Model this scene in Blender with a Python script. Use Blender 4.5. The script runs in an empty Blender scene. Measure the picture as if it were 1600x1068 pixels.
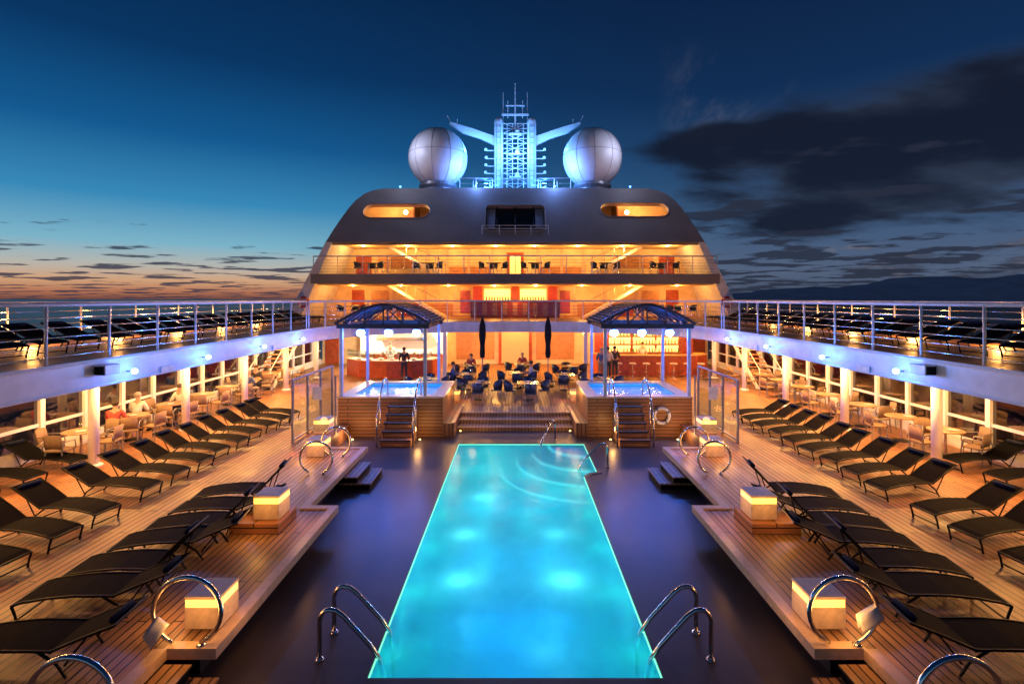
import bpy, bmesh, math, random
from math import sin, cos, pi, radians, sqrt
from mathutils import Vector, Matrix
from mathutils.geometry import tessellate_polygon
random.seed(7)
SC = bpy.context.scene
COL = SC.collection

# ---------------------------------------------------------------- materials
def nn(t, ty, **kw):
    n = t.nodes.new(ty)
    for k, v in kw.items():
        setattr(n, k, v)
    return n
def mixrgb(t, bt, fac, a, b):
    m = t.nodes.new('ShaderNodeMix'); m.data_type = 'RGBA'; m.blend_type = bt
    for sock, val in ((m.inputs[0], fac), (m.inputs[6], a), (m.inputs[7], b)):
        if isinstance(val, (int, float)): sock.default_value = val
        elif isinstance(val, tuple): sock.default_value = (*val[:3], 1)
        else: t.links.new(val, sock)
    return m.outputs[2]
def mth(t, op, a, b=None, c=None, clamp=False):
    m = t.nodes.new('ShaderNodeMath'); m.operation = op; m.use_clamp = clamp
    for i, val in enumerate((a, b, c)):
        if val is None: continue
        if isinstance(val, (int, float)): m.inputs[i].default_value = val
        else: t.links.new(val, m.inputs[i])
    return m.outputs[0]
def mat(name, col, rough=.5, metal=0, emit=None, es=0, var=.18, scale=6, bump=0, spec=.5):
    m = bpy.data.materials.new(name); m.use_nodes = True
    t = m.node_tree; b = t.nodes['Principled BSDF']
    tc = nn(t, 'ShaderNodeTexCoord'); nz = nn(t, 'ShaderNodeTexNoise')
    nz.inputs['Scale'].default_value = scale; nz.inputs['Detail'].default_value = 4
    t.links.new(tc.outputs['Object'], nz.inputs['Vector'])
    mr = nn(t, 'ShaderNodeMapRange'); t.links.new(nz.outputs['Fac'], mr.inputs['Value'])
    mr.inputs['From Min'].default_value = .3; mr.inputs['From Max'].default_value = .7
    mr.inputs['To Min'].default_value = 1 - var; mr.inputs['To Max'].default_value = 1 + var * .5
    c = mixrgb(t, 'MULTIPLY', 1.0, col, mr.outputs[0])
    t.links.new(c, b.inputs['Base Color'])
    rr = mth(t, 'MULTIPLY_ADD', nz.outputs['Fac'], .2 * rough, rough * .9)
    t.links.new(rr, b.inputs['Roughness'])
    b.inputs['Metallic'].default_value = metal
    b.inputs['Specular IOR Level'].default_value = spec
    if emit:
        b.inputs['Emission Color'].default_value = (*emit, 1); b.inputs['Emission Strength'].default_value = es
    if bump:
        bp = nn(t, 'ShaderNodeBump'); bp.inputs['Strength'].default_value = bump; bp.inputs['Distance'].default_value = .02
        t.links.new(nz.outputs['Fac'], bp.inputs['Height']); t.links.new(bp.outputs[0], b.inputs['Normal'])
    return m
def planks(name, c1, c2, gap, roww=.11, length=2.6, axis='Y', rough=.38):
    m = bpy.data.materials.new(name); m.use_nodes = True
    t = m.node_tree; b = t.nodes['Principled BSDF']
    tc = nn(t, 'ShaderNodeTexCoord'); sp = nn(t, 'ShaderNodeSeparateXYZ'); t.links.new(tc.outputs['Object'], sp.inputs[0])
    cb = nn(t, 'ShaderNodeCombineXYZ')
    o = {'Y': ('Y', 'X'), 'X': ('X', 'Y'), 'Z': ('X', 'Z')}[axis]
    t.links.new(sp.outputs[o[0]], cb.inputs[0]); t.links.new(sp.outputs[o[1]], cb.inputs[1])
    br = nn(t, 'ShaderNodeTexBrick'); t.links.new(cb.outputs[0], br.inputs['Vector'])
    br.offset = .37
    for k, v in (('Scale', 1), ('Mortar Size', roww * .1), ('Mortar Smooth', .1), ('Bias', -.1), ('Brick Width', length), ('Row Height', roww)):
        br.inputs[k].default_value = v
    br.inputs['Color1'].default_value = (*c1, 1); br.inputs['Color2'].default_value = (*c2, 1); br.inputs['Mortar'].default_value = (*gap, 1)
    mp = nn(t, 'ShaderNodeMapping'); t.links.new(cb.outputs[0], mp.inputs[0]); mp.inputs['Scale'].default_value = (1.2, 28, 1)
    nz = nn(t, 'ShaderNodeTexNoise'); t.links.new(mp.outputs[0], nz.inputs['Vector']); nz.inputs['Scale'].default_value = 1; nz.inputs['Detail'].default_value = 5
    n2 = nn(t, 'ShaderNodeTexNoise'); t.links.new(tc.outputs['Object'], n2.inputs['Vector']); n2.inputs['Scale'].default_value = .9; n2.inputs['Detail'].default_value = 5
    f = mth(t, 'MULTIPLY_ADD', nz.outputs['Fac'], .8, .58)
    f2 = mth(t, 'MULTIPLY_ADD', n2.outputs['Fac'], 1.4, .3)
    c = mixrgb(t, 'MULTIPLY', 1.0, br.outputs['Color'], mth(t, 'MULTIPLY', f, f2))
    t.links.new(c, b.inputs['Base Color'])
    t.links.new(mth(t, 'MULTIPLY_ADD', n2.outputs['Fac'], .45, rough - .16), b.inputs['Roughness'])
    bp = nn(t, 'ShaderNodeBump'); bp.inputs['Strength'].default_value = .5; bp.inputs['Distance'].default_value = .004; bp.invert = True
    t.links.new(br.outputs['Fac'], bp.inputs['Height']); t.links.new(bp.outputs[0], b.inputs['Normal'])
    return m
def emis(name, col, s):
    if name in bpy.data.materials: return bpy.data.materials[name]
    return mat(name, (.8, .8, .8), emit=col, es=s, var=.05)
def glass(name, tint, r0=.04, rough=.02, dfac=0, trans=None, bump=0, bscale=6, stretch=(1, 1, 1), cvar=0, graze=1.0):
    m = bpy.data.materials.new(name); m.use_nodes = True
    t = m.node_tree; t.nodes.remove(t.nodes['Principled BSDF']); out = t.nodes['Material Output']
    tr = nn(t, 'ShaderNodeBsdfTransparent'); tr.inputs[0].default_value = (*tint, 1)
    gl = nn(t, 'ShaderNodeBsdfGlossy'); gl.inputs['Roughness'].default_value = rough
    lw = nn(t, 'ShaderNodeLayerWeight'); lw.inputs[0].default_value = .5
    base = tr.outputs[0]
    tc = nn(t, 'ShaderNodeTexCoord'); mp = nn(t, 'ShaderNodeMapping'); mp.inputs['Scale'].default_value = stretch
    nz = nn(t, 'ShaderNodeTexNoise'); nz.inputs['Scale'].default_value = bscale; nz.inputs['Detail'].default_value = 4; nz.inputs['Distortion'].default_value = .6
    t.links.new(tc.outputs['Object'], mp.inputs[0]); t.links.new(mp.outputs[0], nz.inputs['Vector'])
    if bump:
        bp = nn(t, 'ShaderNodeBump'); bp.inputs['Strength'].default_value = bump; bp.inputs['Distance'].default_value = .05
        t.links.new(nz.outputs['Fac'], bp.inputs['Height'])
        t.links.new(bp.outputs[0], gl.inputs['Normal']); t.links.new(bp.outputs[0], lw.inputs['Normal'])
    fr = mth(t, 'MULTIPLY_ADD', mth(t, 'POWER', lw.outputs['Facing'], 5), (1 - r0) * graze, r0, clamp=True)
    if trans:
        tl = nn(t, 'ShaderNodeBsdfTranslucent'); tl.inputs[0].default_value = (*trans, 1)
        if cvar:
            mr = nn(t, 'ShaderNodeMapRange'); t.links.new(nz.outputs['Fac'], mr.inputs[0]); mr.inputs[1].default_value = .35; mr.inputs[2].default_value = .65; mr.inputs[3].default_value = 1 - cvar; mr.inputs[4].default_value = 1
            t.links.new(mixrgb(t, 'MULTIPLY', 1.0, trans, mr.outputs[0]), tl.inputs[0])
        mx = nn(t, 'ShaderNodeMixShader'); mx.inputs[0].default_value = dfac
        t.links.new(base, mx.inputs[1]); t.links.new(tl.outputs[0], mx.inputs[2]); base = mx.outputs[0]
    mx = nn(t, 'ShaderNodeMixShader'); t.links.new(fr, mx.inputs[0])
    t.links.new(base, mx.inputs[1]); t.links.new(gl.outputs[0], mx.inputs[2]); t.links.new(mx.outputs[0], out.inputs['Surface'])
    return m

TEAK = planks('teak_planks', (.36, .165, .068), (.22, .10, .042), (.015, .009, .006), .135)
TEAKX = planks('teak_planks_across', (.46, .24, .11), (.34, .17, .08), (.02, .012, .008), .12, 2, 'X')
TEAKP = planks('teak_panelling', (.40, .175, .065), (.30, .13, .05), (.03, .015, .01), .12, 4, 'Z')
LEDGE = planks('pale_ledge_planks', (.47, .27, .135), (.34, .19, .09), (.03, .02, .012), .12)
TRIM = mat('pale_teak_trim', (.60, .43, .29), .4, scale=9)
DARK = mat('dark_wet_floor', (.078, .062, .054), .36, var=.2, scale=1.1, bump=.02, spec=.32)
UNDER = mat('painted_recess_shade', (.02, .018, .02), .5)  # near-black colour stands in for the shade under the ledge overhang
WHITE = mat('white_paint', (.70, .72, .77), .4, var=.18, scale=2.5)
WHITE2 = mat('white_gloss_paint', (.8, .8, .82), .3, var=.06)
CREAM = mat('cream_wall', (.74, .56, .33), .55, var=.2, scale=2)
SHELL = mat('weathered_grey_paint', (.24, .215, .205), .55, var=.2, scale=.5)
REDW = mat('red_mahogany', (.36, .06, .02), .3, var=.35, scale=5)
TANW = mat('tan_wood', (.48, .22, .08), .4, var=.25, scale=4)
STEEL = mat('stainless_steel', (.72, .7, .68), .16, 1, var=.05)
BLACKF = mat('black_frame', (.003, .003, .004), .45, spec=.12)
SLING = mat('charcoal_sling', (.0032, .0032, .004), .75, var=.3, scale=50, bump=.2, spec=.035)
PILLOW = mat('navy_pillow', (.008, .014, .035), .8, spec=.12)
DGLASS = glass('tinted_window_glass', (.10, .11, .14), .22, .04)
CGLASS = glass('clear_glass', (.80, .88, .90), .13, .03)
TILE = mat('pool_tile', (.22, .82, .85), .3, var=.2, scale=3)
NOSE = mat('self_lit_tile_edge', (.85, .95, .95), .3, emit=(.25, 1, .9), es=.6)  # emission put into the tile so the step arcs read lighter
WATER = glass('pool_water', (.5, .95, 1), .010, .20, dfac=.55, trans=(.30, .97, 1), bump=.25, bscale=3.0, stretch=(1, .7, 1), cvar=.07, graze=.3)
TUBW = glass('tub_water', (.6, .9, 1), .02, .08, dfac=.5, trans=(.3, .75, 1), bump=.6, bscale=9, cvar=.4)
LEDG = emis('green_white_led', (.25, 1, .58), 1.1)
WARM = emis('warm_lamp', (1, .50, .12), 9)
BAND = emis('amber_glow', (1, .47, .04), 2.1)
BLUEE = emis('blue_lamp', (.04, .16, 1), 16)
BLUEC = emis('bright_blue_lamp', (.11, .32, 1), 60)
WHITEE = emis('white_lamp', (1, .80, .5), 8)
SHELFG = emis('shelf_glow', (1, .45, .09), 2.2)
STONE = mat('cream_stone', (.6, .47, .35), .5, scale=14)
WICKER = mat('brown_wicker', (.27, .18, .105), .7, var=.4, scale=60, bump=.4)
NAVY = mat('navy_chair_shell', (.018, .036, .065), .4)
TTOP = mat('table_top', (.42, .24, .12), .35)
DTOP = mat('dark_table_top', (.09, .06, .045), .25)
CHINA = mat('white_china', (.8, .8, .78), .2)
CANVAS = mat('black_canvas', (.012, .012, .018), .8, spec=.2)
ROOFF = mat('dark_blue_grey_frame', (.045, .052, .07), .5, spec=.3)
POSTM = mat('pale_blue_grey_post', (.40, .46, .55), .35)
SKIN = mat('skin', (.5, .28, .19), .55)
HAIR = mat('dark_hair', (.04, .025, .015), .7)
HAIRG = mat('grey_hair', (.35, .33, .3), .7)
EYE = mat('eye', (.02, .02, .02), .2)
RED = mat('orange_red_ring', (.7, .08, .03), .5)
BOTA = mat('amber_bottle', (.35, .12, .02), .15, emit=(.8, .3, .05), es=.3)
BOTG = mat('green_bottle', (.03, .2, .06), .15, emit=(.1, .5, .1), es=.15)
RADOME = mat('radome_fabric', (.84, .84, .86), .45, var=.1, scale=1)
SEAM = mat('radome_seam', (.3, .3, .35), .5)
GRAYM = mat('grey_metal', (.25, .25, .27), .4, .4)

# ---------------------------------------------------------------- mesh builder
class M:
    def __init__(s): s.v = []; s.f = []
    def box(s, x0, x1, y0, y1, z0, z1):
        x0, x1 = sorted((x0, x1)); y0, y1 = sorted((y0, y1)); z0, z1 = sorted((z0, z1))
        n = len(s.v)
        s.v += [(x0, y0, z0), (x1, y0, z0), (x1, y1, z0), (x0, y1, z0), (x0, y0, z1), (x1, y0, z1), (x1, y1, z1), (x0, y1, z1)]
        s.f += [tuple(n + i for i in q) for q in ((3, 2, 1, 0), (4, 5, 6, 7), (0, 1, 5, 4), (1, 2, 6, 5), (2, 3, 7, 6), (3, 0, 4, 7))]
        return s
    def quad(s, *p):
        n = len(s.v); s.v += list(p); s.f.append(tuple(range(n, n + len(p)))); return s
    def tube(s, pts, r, n=8, closed=False):
        P = [Vector(p) for p in pts]; L = len(P); b = len(s.v); R = r if isinstance(r, (list, tuple)) else [r] * L
        T = []
        for i in range(L):
            if closed: t = P[(i + 1) % L] - P[i - 1]
            else: t = P[min(i + 1, L - 1)] - P[max(i - 1, 0)]
            T.append(t.normalized())
        up = Vector((0, 0, 1)) if abs(T[0].z) < .9 else Vector((1, 0, 0))
        u = T[0].cross(up).normalized()
        for i in range(L):
            u = (u - T[i] * u.dot(T[i]))
            if u.length < 1e-5: u = T[i].orthogonal()
            u.normalize(); w = T[i].cross(u)
            for k in range(n):
                a = 2 * pi * k / n
                s.v.append(tuple(P[i] + (u * cos(a) + w * sin(a)) * R[i]))
        for i in range(L if closed else L - 1):
            j = (i + 1) % L
            for k in range(n):
                s.f.append((b + i * n + k, b + i * n + (k + 1) % n, b + j * n + (k + 1) % n, b + j * n + k))
        if not closed:
            s.f.append(tuple(b + k for k in range(n))[::-1]); s.f.append(tuple(b + (L - 1) * n + k for k in range(n)))
        return s
    def lathe(s, prof, c=(0, 0, 0), n=20):
        b = len(s.v)
        for r, z in prof:
            for k in range(n):
                a = 2 * pi * k / n; s.v.append((c[0] + r * cos(a), c[1] + r * sin(a), c[2] + z))
        for i in range(len(prof) - 1):
            for k in range(n):
                s.f.append((b + i * n + k, b + i * n + (k + 1) % n, b + (i + 1) * n + (k + 1) % n, b + (i + 1) * n + k))
        if prof[0][0] > 1e-4: s.f.append(tuple(b + k for k in range(n))[::-1])
        if prof[-1][0] > 1e-4: s.f.append(tuple(b + (len(prof) - 1) * n + k for k in range(n)))
        return s
    def ell(s, c, rx, ry, rz, n=12, m=8):
        b = len(s.v)
        s.lathe([(max(1e-5, cos(-pi / 2 + pi * i / m)), sin(-pi / 2 + pi * i / m)) for i in range(m + 1)], (0, 0, 0), n)
        for i in range(b, len(s.v)):
            v = s.v[i]; s.v[i] = (c[0] + v[0] * rx, c[1] + v[1] * ry, c[2] + v[2] * rz)
        return s
    def prism(s, poly, axis, a, b):
        def p(q, h):
            return (q[0], q[1], h) if axis == 'z' else (q[0], h, q[1]) if axis == 'y' else (h, q[0], q[1])
        n = len(s.v); L = len(poly)
        s.v += [p(q, a) for q in poly] + [p(q, b) for q in poly]
        s.f.append(tuple(n + i for i in range(L))[::-1]); s.f.append(tuple(n + L + i for i in range(L)))
        for i in range(L):
            j = (i + 1) % L; s.f.append((n + i, n + j, n + L + j, n + L + i))
        return s
    def holed(s, outer, holes, z):
        loops = [outer] + holes; flat = [p for l in loops for p in l]; b = len(s.v)
        s.v += [(p[0], p[1], z) for p in flat]
        for q in tessellate_polygon([[Vector((a, c, 0)) for a, c in l] for l in loops]): s.f.append(tuple(b + i for i in q))
        return s
    def mesh(s, name, smooth=False):
        me = bpy.data.meshes.new(name); me.from_pydata([tuple(v) for v in s.v], [], s.f)
        bm = bmesh.new(); bm.from_mesh(me); bmesh.ops.recalc_face_normals(bm, faces=bm.faces); bm.to_mesh(me); bm.free()
        if smooth:
            for p in me.polygons: p.use_smooth = True
        return me
    def obj(s, name, material, parent=None, smooth=False, bevel=0, label=None):
        o = bpy.data.objects.new(name, s.mesh(name, smooth)); o.data.materials.append(material); COL.objects.link(o)
        if parent: o.parent = parent
        if bevel:
            bv = o.modifiers.new('b', 'BEVEL'); bv.width = bevel; bv.segments = 2; bv.limit_method = 'ANGLE'
        if label: o['label'] = label
        return o
def thing(name, label, cat, loc=(0, 0, 0), rot=0, group=None):
    e = bpy.data.objects.new(name, None); e.empty_display_size = .2; COL.objects.link(e)
    e.location = loc; e.rotation_euler = (0, 0, rot); e['label'] = label; e['category'] = cat
    if group: e['group'] = group
    return e
def tag(o, label, cat, group=None):
    o['label'] = label; o['category'] = cat
    if group: o['group'] = group
    return o
def struct(o): o['kind'] = 'structure'; return o
def dup(root, loc, rot=0, label=None, scale=None):
    def rec(o, par):
        c = o.copy(); COL.objects.link(c)
        if par: c.parent = par
        for ch in o.children: rec(ch, c)
        return c
    r = rec(root, None); r.location = loc; r.rotation_euler = (0, 0, rot)
    if label: r['label'] = label
    if scale: r.scale = scale
    return r
def light(kind, loc, power, col, size=.15, rot=None, name='lamp', sy=None, spot=None):
    l = bpy.data.lights.new(name, kind); l.energy = power; l.color = col
    if kind == 'AREA':
        l.size = size
        if sy: l.shape = 'RECTANGLE'; l.size_y = sy
    else: l.shadow_soft_size = size
    if spot: l.spot_size = spot; l.spot_blend = .6
    o = bpy.data.objects.new(name, l); o.location = loc; COL.objects.link(o)
    if rot: o.rotation_euler = rot
    return o
OR = (1, .42, .10); OR2 = (1, .50, .15); BL = (.025, .14, 1)

# ---------------------------------------------------------------- camera
cam = bpy.data.cameras.new('camera'); co = bpy.data.objects.new('camera', cam); COL.objects.link(co)
co.location = (0, 0, 4.3); co.rotation_euler = (radians(90), 0, 0)
cam.lens = 18; cam.sensor_width = 36; cam.shift_x = -5 / 1600; cam.shift_y = -67 / 1600
cam.clip_start = .1; cam.clip_end = 120000
SC.camera = co
SC.view_settings.view_transform = 'Standard'; SC.view_settings.look = 'None'; SC.view_settings.exposure = 0

# ---------------------------------------------------------------- world: dusk sky
w = bpy.data.worlds.new('World'); SC.world = w; w.use_nodes = True
t = w.node_tree; bg = t.nodes['Background']
tc = nn(t, 'ShaderNodeTexCoord'); sp = nn(t, 'ShaderNodeSeparateXYZ'); t.links.new(tc.outputs['Generated'], sp.inputs[0])
x, y, z = sp.outputs
hl = mth(t, 'SQRT', mth(t, 'ADD', mth(t, 'MULTIPLY', x, x), mth(t, 'MULTIPLY', y, y)))
ax = mth(t, 'DIVIDE', x, mth(t, 'MAXIMUM', hl, .001))
def mrange(v, a, b, c=0, d=1, smooth=True):
    m = nn(t, 'ShaderNodeMapRange')
    if smooth: m.interpolation_type = 'SMOOTHSTEP'
    t.links.new(v, m.inputs[0])
    for i, q in enumerate((a, b, c, d)):
        if isinstance(q, (int, float)): m.inputs[i + 1].default_value = q
        else: t.links.new(q, m.inputs[i + 1])
    return m.outputs[0]
g = mth(t, 'SUBTRACT', 1, mrange(ax, -.5, .45))
def ramp(v, stops):
    r = nn(t, 'ShaderNodeValToRGB'); t.links.new(v, r.inputs[0]); e = r.color_ramp.elements
    e[0].position = stops[0][0]; e[0].color = (*stops[0][1], 1); e[1].position = stops[-1][0]; e[1].color = (*stops[-1][1], 1)
    for p, c in stops[1:-1]:
        q = e.new(p); q.color = (*c, 1)
    return r.outputs[0]
left = ramp(z, [(0, (.16, .06, .05)), (.012, (.45, .17, .09)), (.03, (.64, .36, .20)), (.055, (.46, .46, .42)), (.09, (.20, .45, .58)), (.16, (.04, .25, .48)), (.26, (.007, .10, .28)), (.38, (.003, .036, .125)), (.6, (.002, .012, .045))])
right = ramp(z, [(0, (.06, .08, .13)), (.05, (.085, .12, .20)), (.12, (.05, .10, .20)), (.22, (.02, .06, .15)), (.35, (.006, .027, .088)), (.6, (.002, .010, .04))])
base = mixrgb(t, 'MIX', g, right, left)
def clouds(dn_off, loc, sc, scale, detail, rough):
    den = mth(t, 'ADD', mth(t, 'ABSOLUTE', z), dn_off)
    cv = nn(t, 'ShaderNodeCombineXYZ'); t.links.new(mth(t, 'DIVIDE', x, den), cv.inputs[0]); t.links.new(mth(t, 'DIVIDE', y, den), cv.inputs[1])
    n1 = nn(t, 'ShaderNodeTexNoise'); n1.inputs['Scale'].default_value = scale; n1.inputs['Detail'].default_value = detail; n1.inputs['Roughness'].default_value = rough
    mp = nn(t, 'ShaderNodeMapping'); mp.inputs['Location'].default_value = loc; mp.inputs['Scale'].default_value = sc; t.links.new(cv.outputs[0], mp.inputs[0]); t.links.new(mp.outputs[0], n1.inputs['Vector'])
    return n1.outputs['Fac']
nA = clouds(.22, (3.1, 1.7, 0), (1.0, 1.5, 1), 1.25, 7, .52)
bank = mth(t, 'MULTIPLY', mrange(ax, .10, .38), mth(t, 'MULTIPLY', mrange(z, .05, .16), mth(t, 'SUBTRACT', 1, mrange(z, .26, .42))))
bank = mth(t, 'MULTIPLY', bank, mrange(ax, .3, .68, .82, 1.25))
thA = mth(t, 'MULTIPLY_ADD', bank, -.35, .68)
dA = mth(t, 'MULTIPLY', mrange(nA, thA, mth(t, 'ADD', thA, .19)), .93)
nB = clouds(.04, (7.3, 2.2, 0), (.9, 1.0, 1), 1.05, 6, .52)
thB = mth(t, 'ADD', mth(t, 'MULTIPLY_ADD', g, .045, .475), mth(t, 'MULTIPLY', mth(t, 'MAXIMUM', mth(t, 'SUBTRACT', z, .06), 0), mth(t, 'MULTIPLY_ADD', g, .9, .8)))
dB = mth(t, 'MULTIPLY', mrange(nB, thB, mth(t, 'ADD', thB, .06)), .88)
nC = clouds(.22, (1.3, 5.2, 0), (1.3, 1.0, 1), 2.6, 7, .55)
cum = mth(t, 'MULTIPLY', mrange(ax, .38, .62), mth(t, 'SUBTRACT', 1, mrange(z, .06, .13)))
dC = mth(t, 'MULTIPLY', mrange(nC, mth(t, 'MULTIPLY_ADD', cum, -.34, .78), mth(t, 'MULTIPLY_ADD', cum, -.34, .9)), .85)
clA = mixrgb(t, 'MIX', mrange(nA, .34, .60), (.034, .048, .085), (.007, .010, .022))
clB = mixrgb(t, 'MIX', g, (.022, .028, .05), (.028, .034, .07))
clC = mixrgb(t, 'MIX', mrange(nC, .45, .7), (.02, .026, .05), (.14, .14, .18))
nW = clouds(.3, (9.2, 3.3, 0), (2.2, .8, 1), 2.0, 6, .6)
wz = mth(t, 'MULTIPLY', mth(t, 'MULTIPLY', mrange(ax, .26, .33), mth(t, 'SUBTRACT', 1, mrange(ax, .36, .50))), mth(t, 'MULTIPLY', mrange(z, .26, .33), mth(t, 'SUBTRACT', 1, mrange(z, .36, .44))))
dW = mth(t, 'MULTIPLY', mth(t, 'MULTIPLY', mrange(nW, .42, .62), wz), .75)
fin = mixrgb(t, 'MIX', dB, mixrgb(t, 'MIX', dC, mixrgb(t, 'MIX', dA, mixrgb(t, 'MIX', dW, base, (.09, .11, .17)), clA), clC), clB)
below = mrange(z, -.02, 0)
fin = mixrgb(t, 'MIX', below, (.004, .006, .012), fin)
t.links.new(fin, bg.inputs[0]); bg.inputs[1].default_value = 1.0

# ---------------------------------------------------------------- sea, hills
m = M(); m.quad((-60000, -20000, -22), (60000, -20000, -22), (60000, 80000, -22), (-60000, 80000, -22))
struct(m.obj('sea', mat('sea_water', (.006, .012, .022), .35, var=.3, scale=.02, bump=.3, spec=.3)))
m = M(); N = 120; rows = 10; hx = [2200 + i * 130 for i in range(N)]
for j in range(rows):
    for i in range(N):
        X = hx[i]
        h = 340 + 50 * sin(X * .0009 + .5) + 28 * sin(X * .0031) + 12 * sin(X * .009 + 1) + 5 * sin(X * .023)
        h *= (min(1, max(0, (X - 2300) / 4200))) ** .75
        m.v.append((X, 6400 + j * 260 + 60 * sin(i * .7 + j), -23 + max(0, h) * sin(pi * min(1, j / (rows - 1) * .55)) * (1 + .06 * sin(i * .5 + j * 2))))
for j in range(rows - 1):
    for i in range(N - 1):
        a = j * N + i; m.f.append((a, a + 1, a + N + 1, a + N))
struct(m.obj('hills', mat('painted_haze_hills', (.3, .31, .38), .9, scale=.004, var=.3, spec=0, emit=(.3, .42, .8), es=.02), smooth=True))  # distance haze put into the pale colour and faint blue emission

# ---------------------------------------------------------------- decks
POOL = [(-1.85, 6.4), (1.85, 6.4), (1.85, 13.7), (2.02, 13.95), (2.25, 14.05), (2.25, 16.8), (-1.85, 16.8)]
m = M()
for s in (-1, 1):
    m.box(s * 5.7, s * 12.86, 1, 14.8, -.7, 0)
    m.box(s * 5.7, s * 12.86, 14.8, 17.72, -.7, 0); m.box(s * 2.1, s * 12.86, 17.72, 20.6, -.7, 0)
m.box(-12.86, 12.86, 20.6, 40, -.7, 0)
struct(m.obj('deck_floor', TEAK))
m = M()
for s in (-1, 1): m.box(s * 4.28, s * 5.698, 1, 14.8, -.10, .001); m.box(s * 3.68, s * 4.28, 6.28, 10.6, -.10, .001)
struct(m.obj('pool_ledge', LEDGE))
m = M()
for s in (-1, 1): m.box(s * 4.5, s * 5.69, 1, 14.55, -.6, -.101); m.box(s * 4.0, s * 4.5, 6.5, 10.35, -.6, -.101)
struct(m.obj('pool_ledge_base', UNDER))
m = M(); m.holed([(-5.8, 1), (5.8, 1), (5.8, 18.9), (-5.8, 18.9)], [POOL], -.45)
struct(m.obj('pool_surround_floor', DARK))
m = M()
for s in (-1, 1):
    m.box(s * 3.66, s * 3.82, 6.26, 10.62, -.105, .03); m.box(s * 3.82, s * 4.42, 10.46, 10.62, -.105, .03); m.box(s * 3.82, s * 4.3, 6.26, 6.40, -.105, .03)
    m.box(s * 4.26, s * 4.42, 10.62, 14.82, -.105, .03); m.box(s * 4.42, s * 5.7, 14.68, 14.82, -.105, .03); m.box(s * 4.26, s * 4.42, 1, 6.26, -.105, .03)
    m.box(s * 2.09, s * 2.2, 17.72, 20.6, .003, .03)
struct(m.obj('deck_border', TRIM))
pf = thing('wooden_stage', 'broad teak steps between the two hot tubs', 'steps')
M().box(-2.08, 2.08, 19.5, 20.598, -.6, .0).obj('platform', LEDGE, pf)
M().box(-2.08, 2.08, 19.0, 19.499, -.6, -.15).obj('step', LEDGE, pf)
M().box(-2.08, 2.08, 18.45, 18.999, -.6, -.30).obj('step', LEDGE, pf)
for (yy, zz) in ((19.5, .0), (19.0, -.15), (18.45, -.30)): M().box(-2.085, 2.085, yy - .03, yy + .03, zz - .03, zz + .006).obj('edge', TRIM, pf)
for s in (-1, 1):
    G_ = thing('added_step_light', 'small warm step light added at the corner of the teak steps', 'light', (s * 1.95, 18.2, -.449), 0, 'added step lights at the teak steps')  # pair of lights added to brighten the dim teak steps
    M().lathe([(.06, 0), (.06, .05), (.04, .06)], (0, 0, 0), 12).obj('housing', GRAYM, G_); M().lathe([(.035, .061), (.03, .08), (.001, .085)], (0, 0, 0), 12).obj('lamp', WARM, G_)
    light('POINT', (s * 1.5, 17.9, .1), 9, OR2, .12, name='added_step_fill')  # warm fill that goes with the added step light
    light('POINT', (s * 2.3, 19.4, .9), 30, OR2, .15, name='added_stage_fill')  # fill without a fixture, added to brighten the teak steps
for s in (-1, 1):
    for (yy, xx, hw) in ((5.5, 4.27, .72), (13.35, 4.27, .6)):
        st = thing('deck_steps', 'teak steps leading down to the pool surround', 'steps', (s * xx, yy, -.45), 0, 'steps beside the pool')
        for i in range(2):
            M().box(s * .2, -s * (.32 * (2 - i)), -hw + .03, hw - .03, .16 * i + .001, .16 * i + .125).obj('riser', BLACKF, st)
            M().box(s * .2, -s * (.32 * (2 - i) + .03), -hw, hw, .16 * i + .125, .16 * i + .158).obj('tread', LEDGE, st)

# ---------------------------------------------------------------- swimming pool
pool = thing('swimming_pool', 'long rectangular pool glowing turquoise in a dark wet floor', 'pool')
m = M(); D = -1.55; b_ = POOL; L_ = len(b_)
m.v = [(a, c, D) for a, c in b_] + [(a, c, -.45) for a, c in b_]; m.f = [tuple(range(L_))] + [(i, (i + 1) % L_, L_ + (i + 1) % L_, L_ + i) for i in range(L_)]
m.obj('basin', TILE, pool)
M().quad(*[(a, c, -.5) for a, c in b_]).obj('water', WATER, pool)
def offs(poly, d):
    o = []
    for i, p in enumerate(poly):
        a = Vector(poly[i - 1]); q = Vector(p); c = Vector(poly[(i + 1) % len(poly)])
        n1 = Vector(((q - a).y, -(q - a).x)).normalized(); n2 = Vector(((c - q).y, -(c - q).x)).normalized(); nb = (n1 + n2); k = d / max(.3, (1 + n1.dot(n2)) / 2) / 2
        o.append((q.x + nb.x * k, q.y + nb.y * k))
    return o
def ring(inner, outer, z0, z1):
    m = M(); L = len(inner); m.v = [(a, c, z) for z in (z0, z1) for l in (inner, outer) for a, c in l]
    for i in range(L):
        j = (i + 1) % L; m.f += [(i, j, L + j, L + i), (2 * L + i, 3 * L + i, 3 * L + j, 2 * L + j), (i, 2 * L + i, 2 * L + j, j), (L + i, L + j, 3 * L + j, 3 * L + i)]
    return m
ring(POOL, offs(POOL, .12), -.448, -.43).obj('coping', DARK, pool)
ring(offs(POOL, -.014), offs(POOL, -.002), -.478, -.458).obj('light_strip', LEDG, pool)
for i in range(4):
    R = 2.7 - i * .52; cx0, cy0 = 2.24, 16.79
    arc = [(cx0 - R * sin(a), cy0 - R * cos(a)) for a in [pi / 2 * k / 24 for k in range(25)]]
    M().prism([(cx0, cy0)] + arc, 'z', D + .002 + i * .25, D + .25 + i * .25).obj('step', TILE, pool)
    M().tube([(a, c, D + .26 + i * .25) for a, c in arc], .032, 6).obj('step_edge', NOSE, pool)
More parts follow.
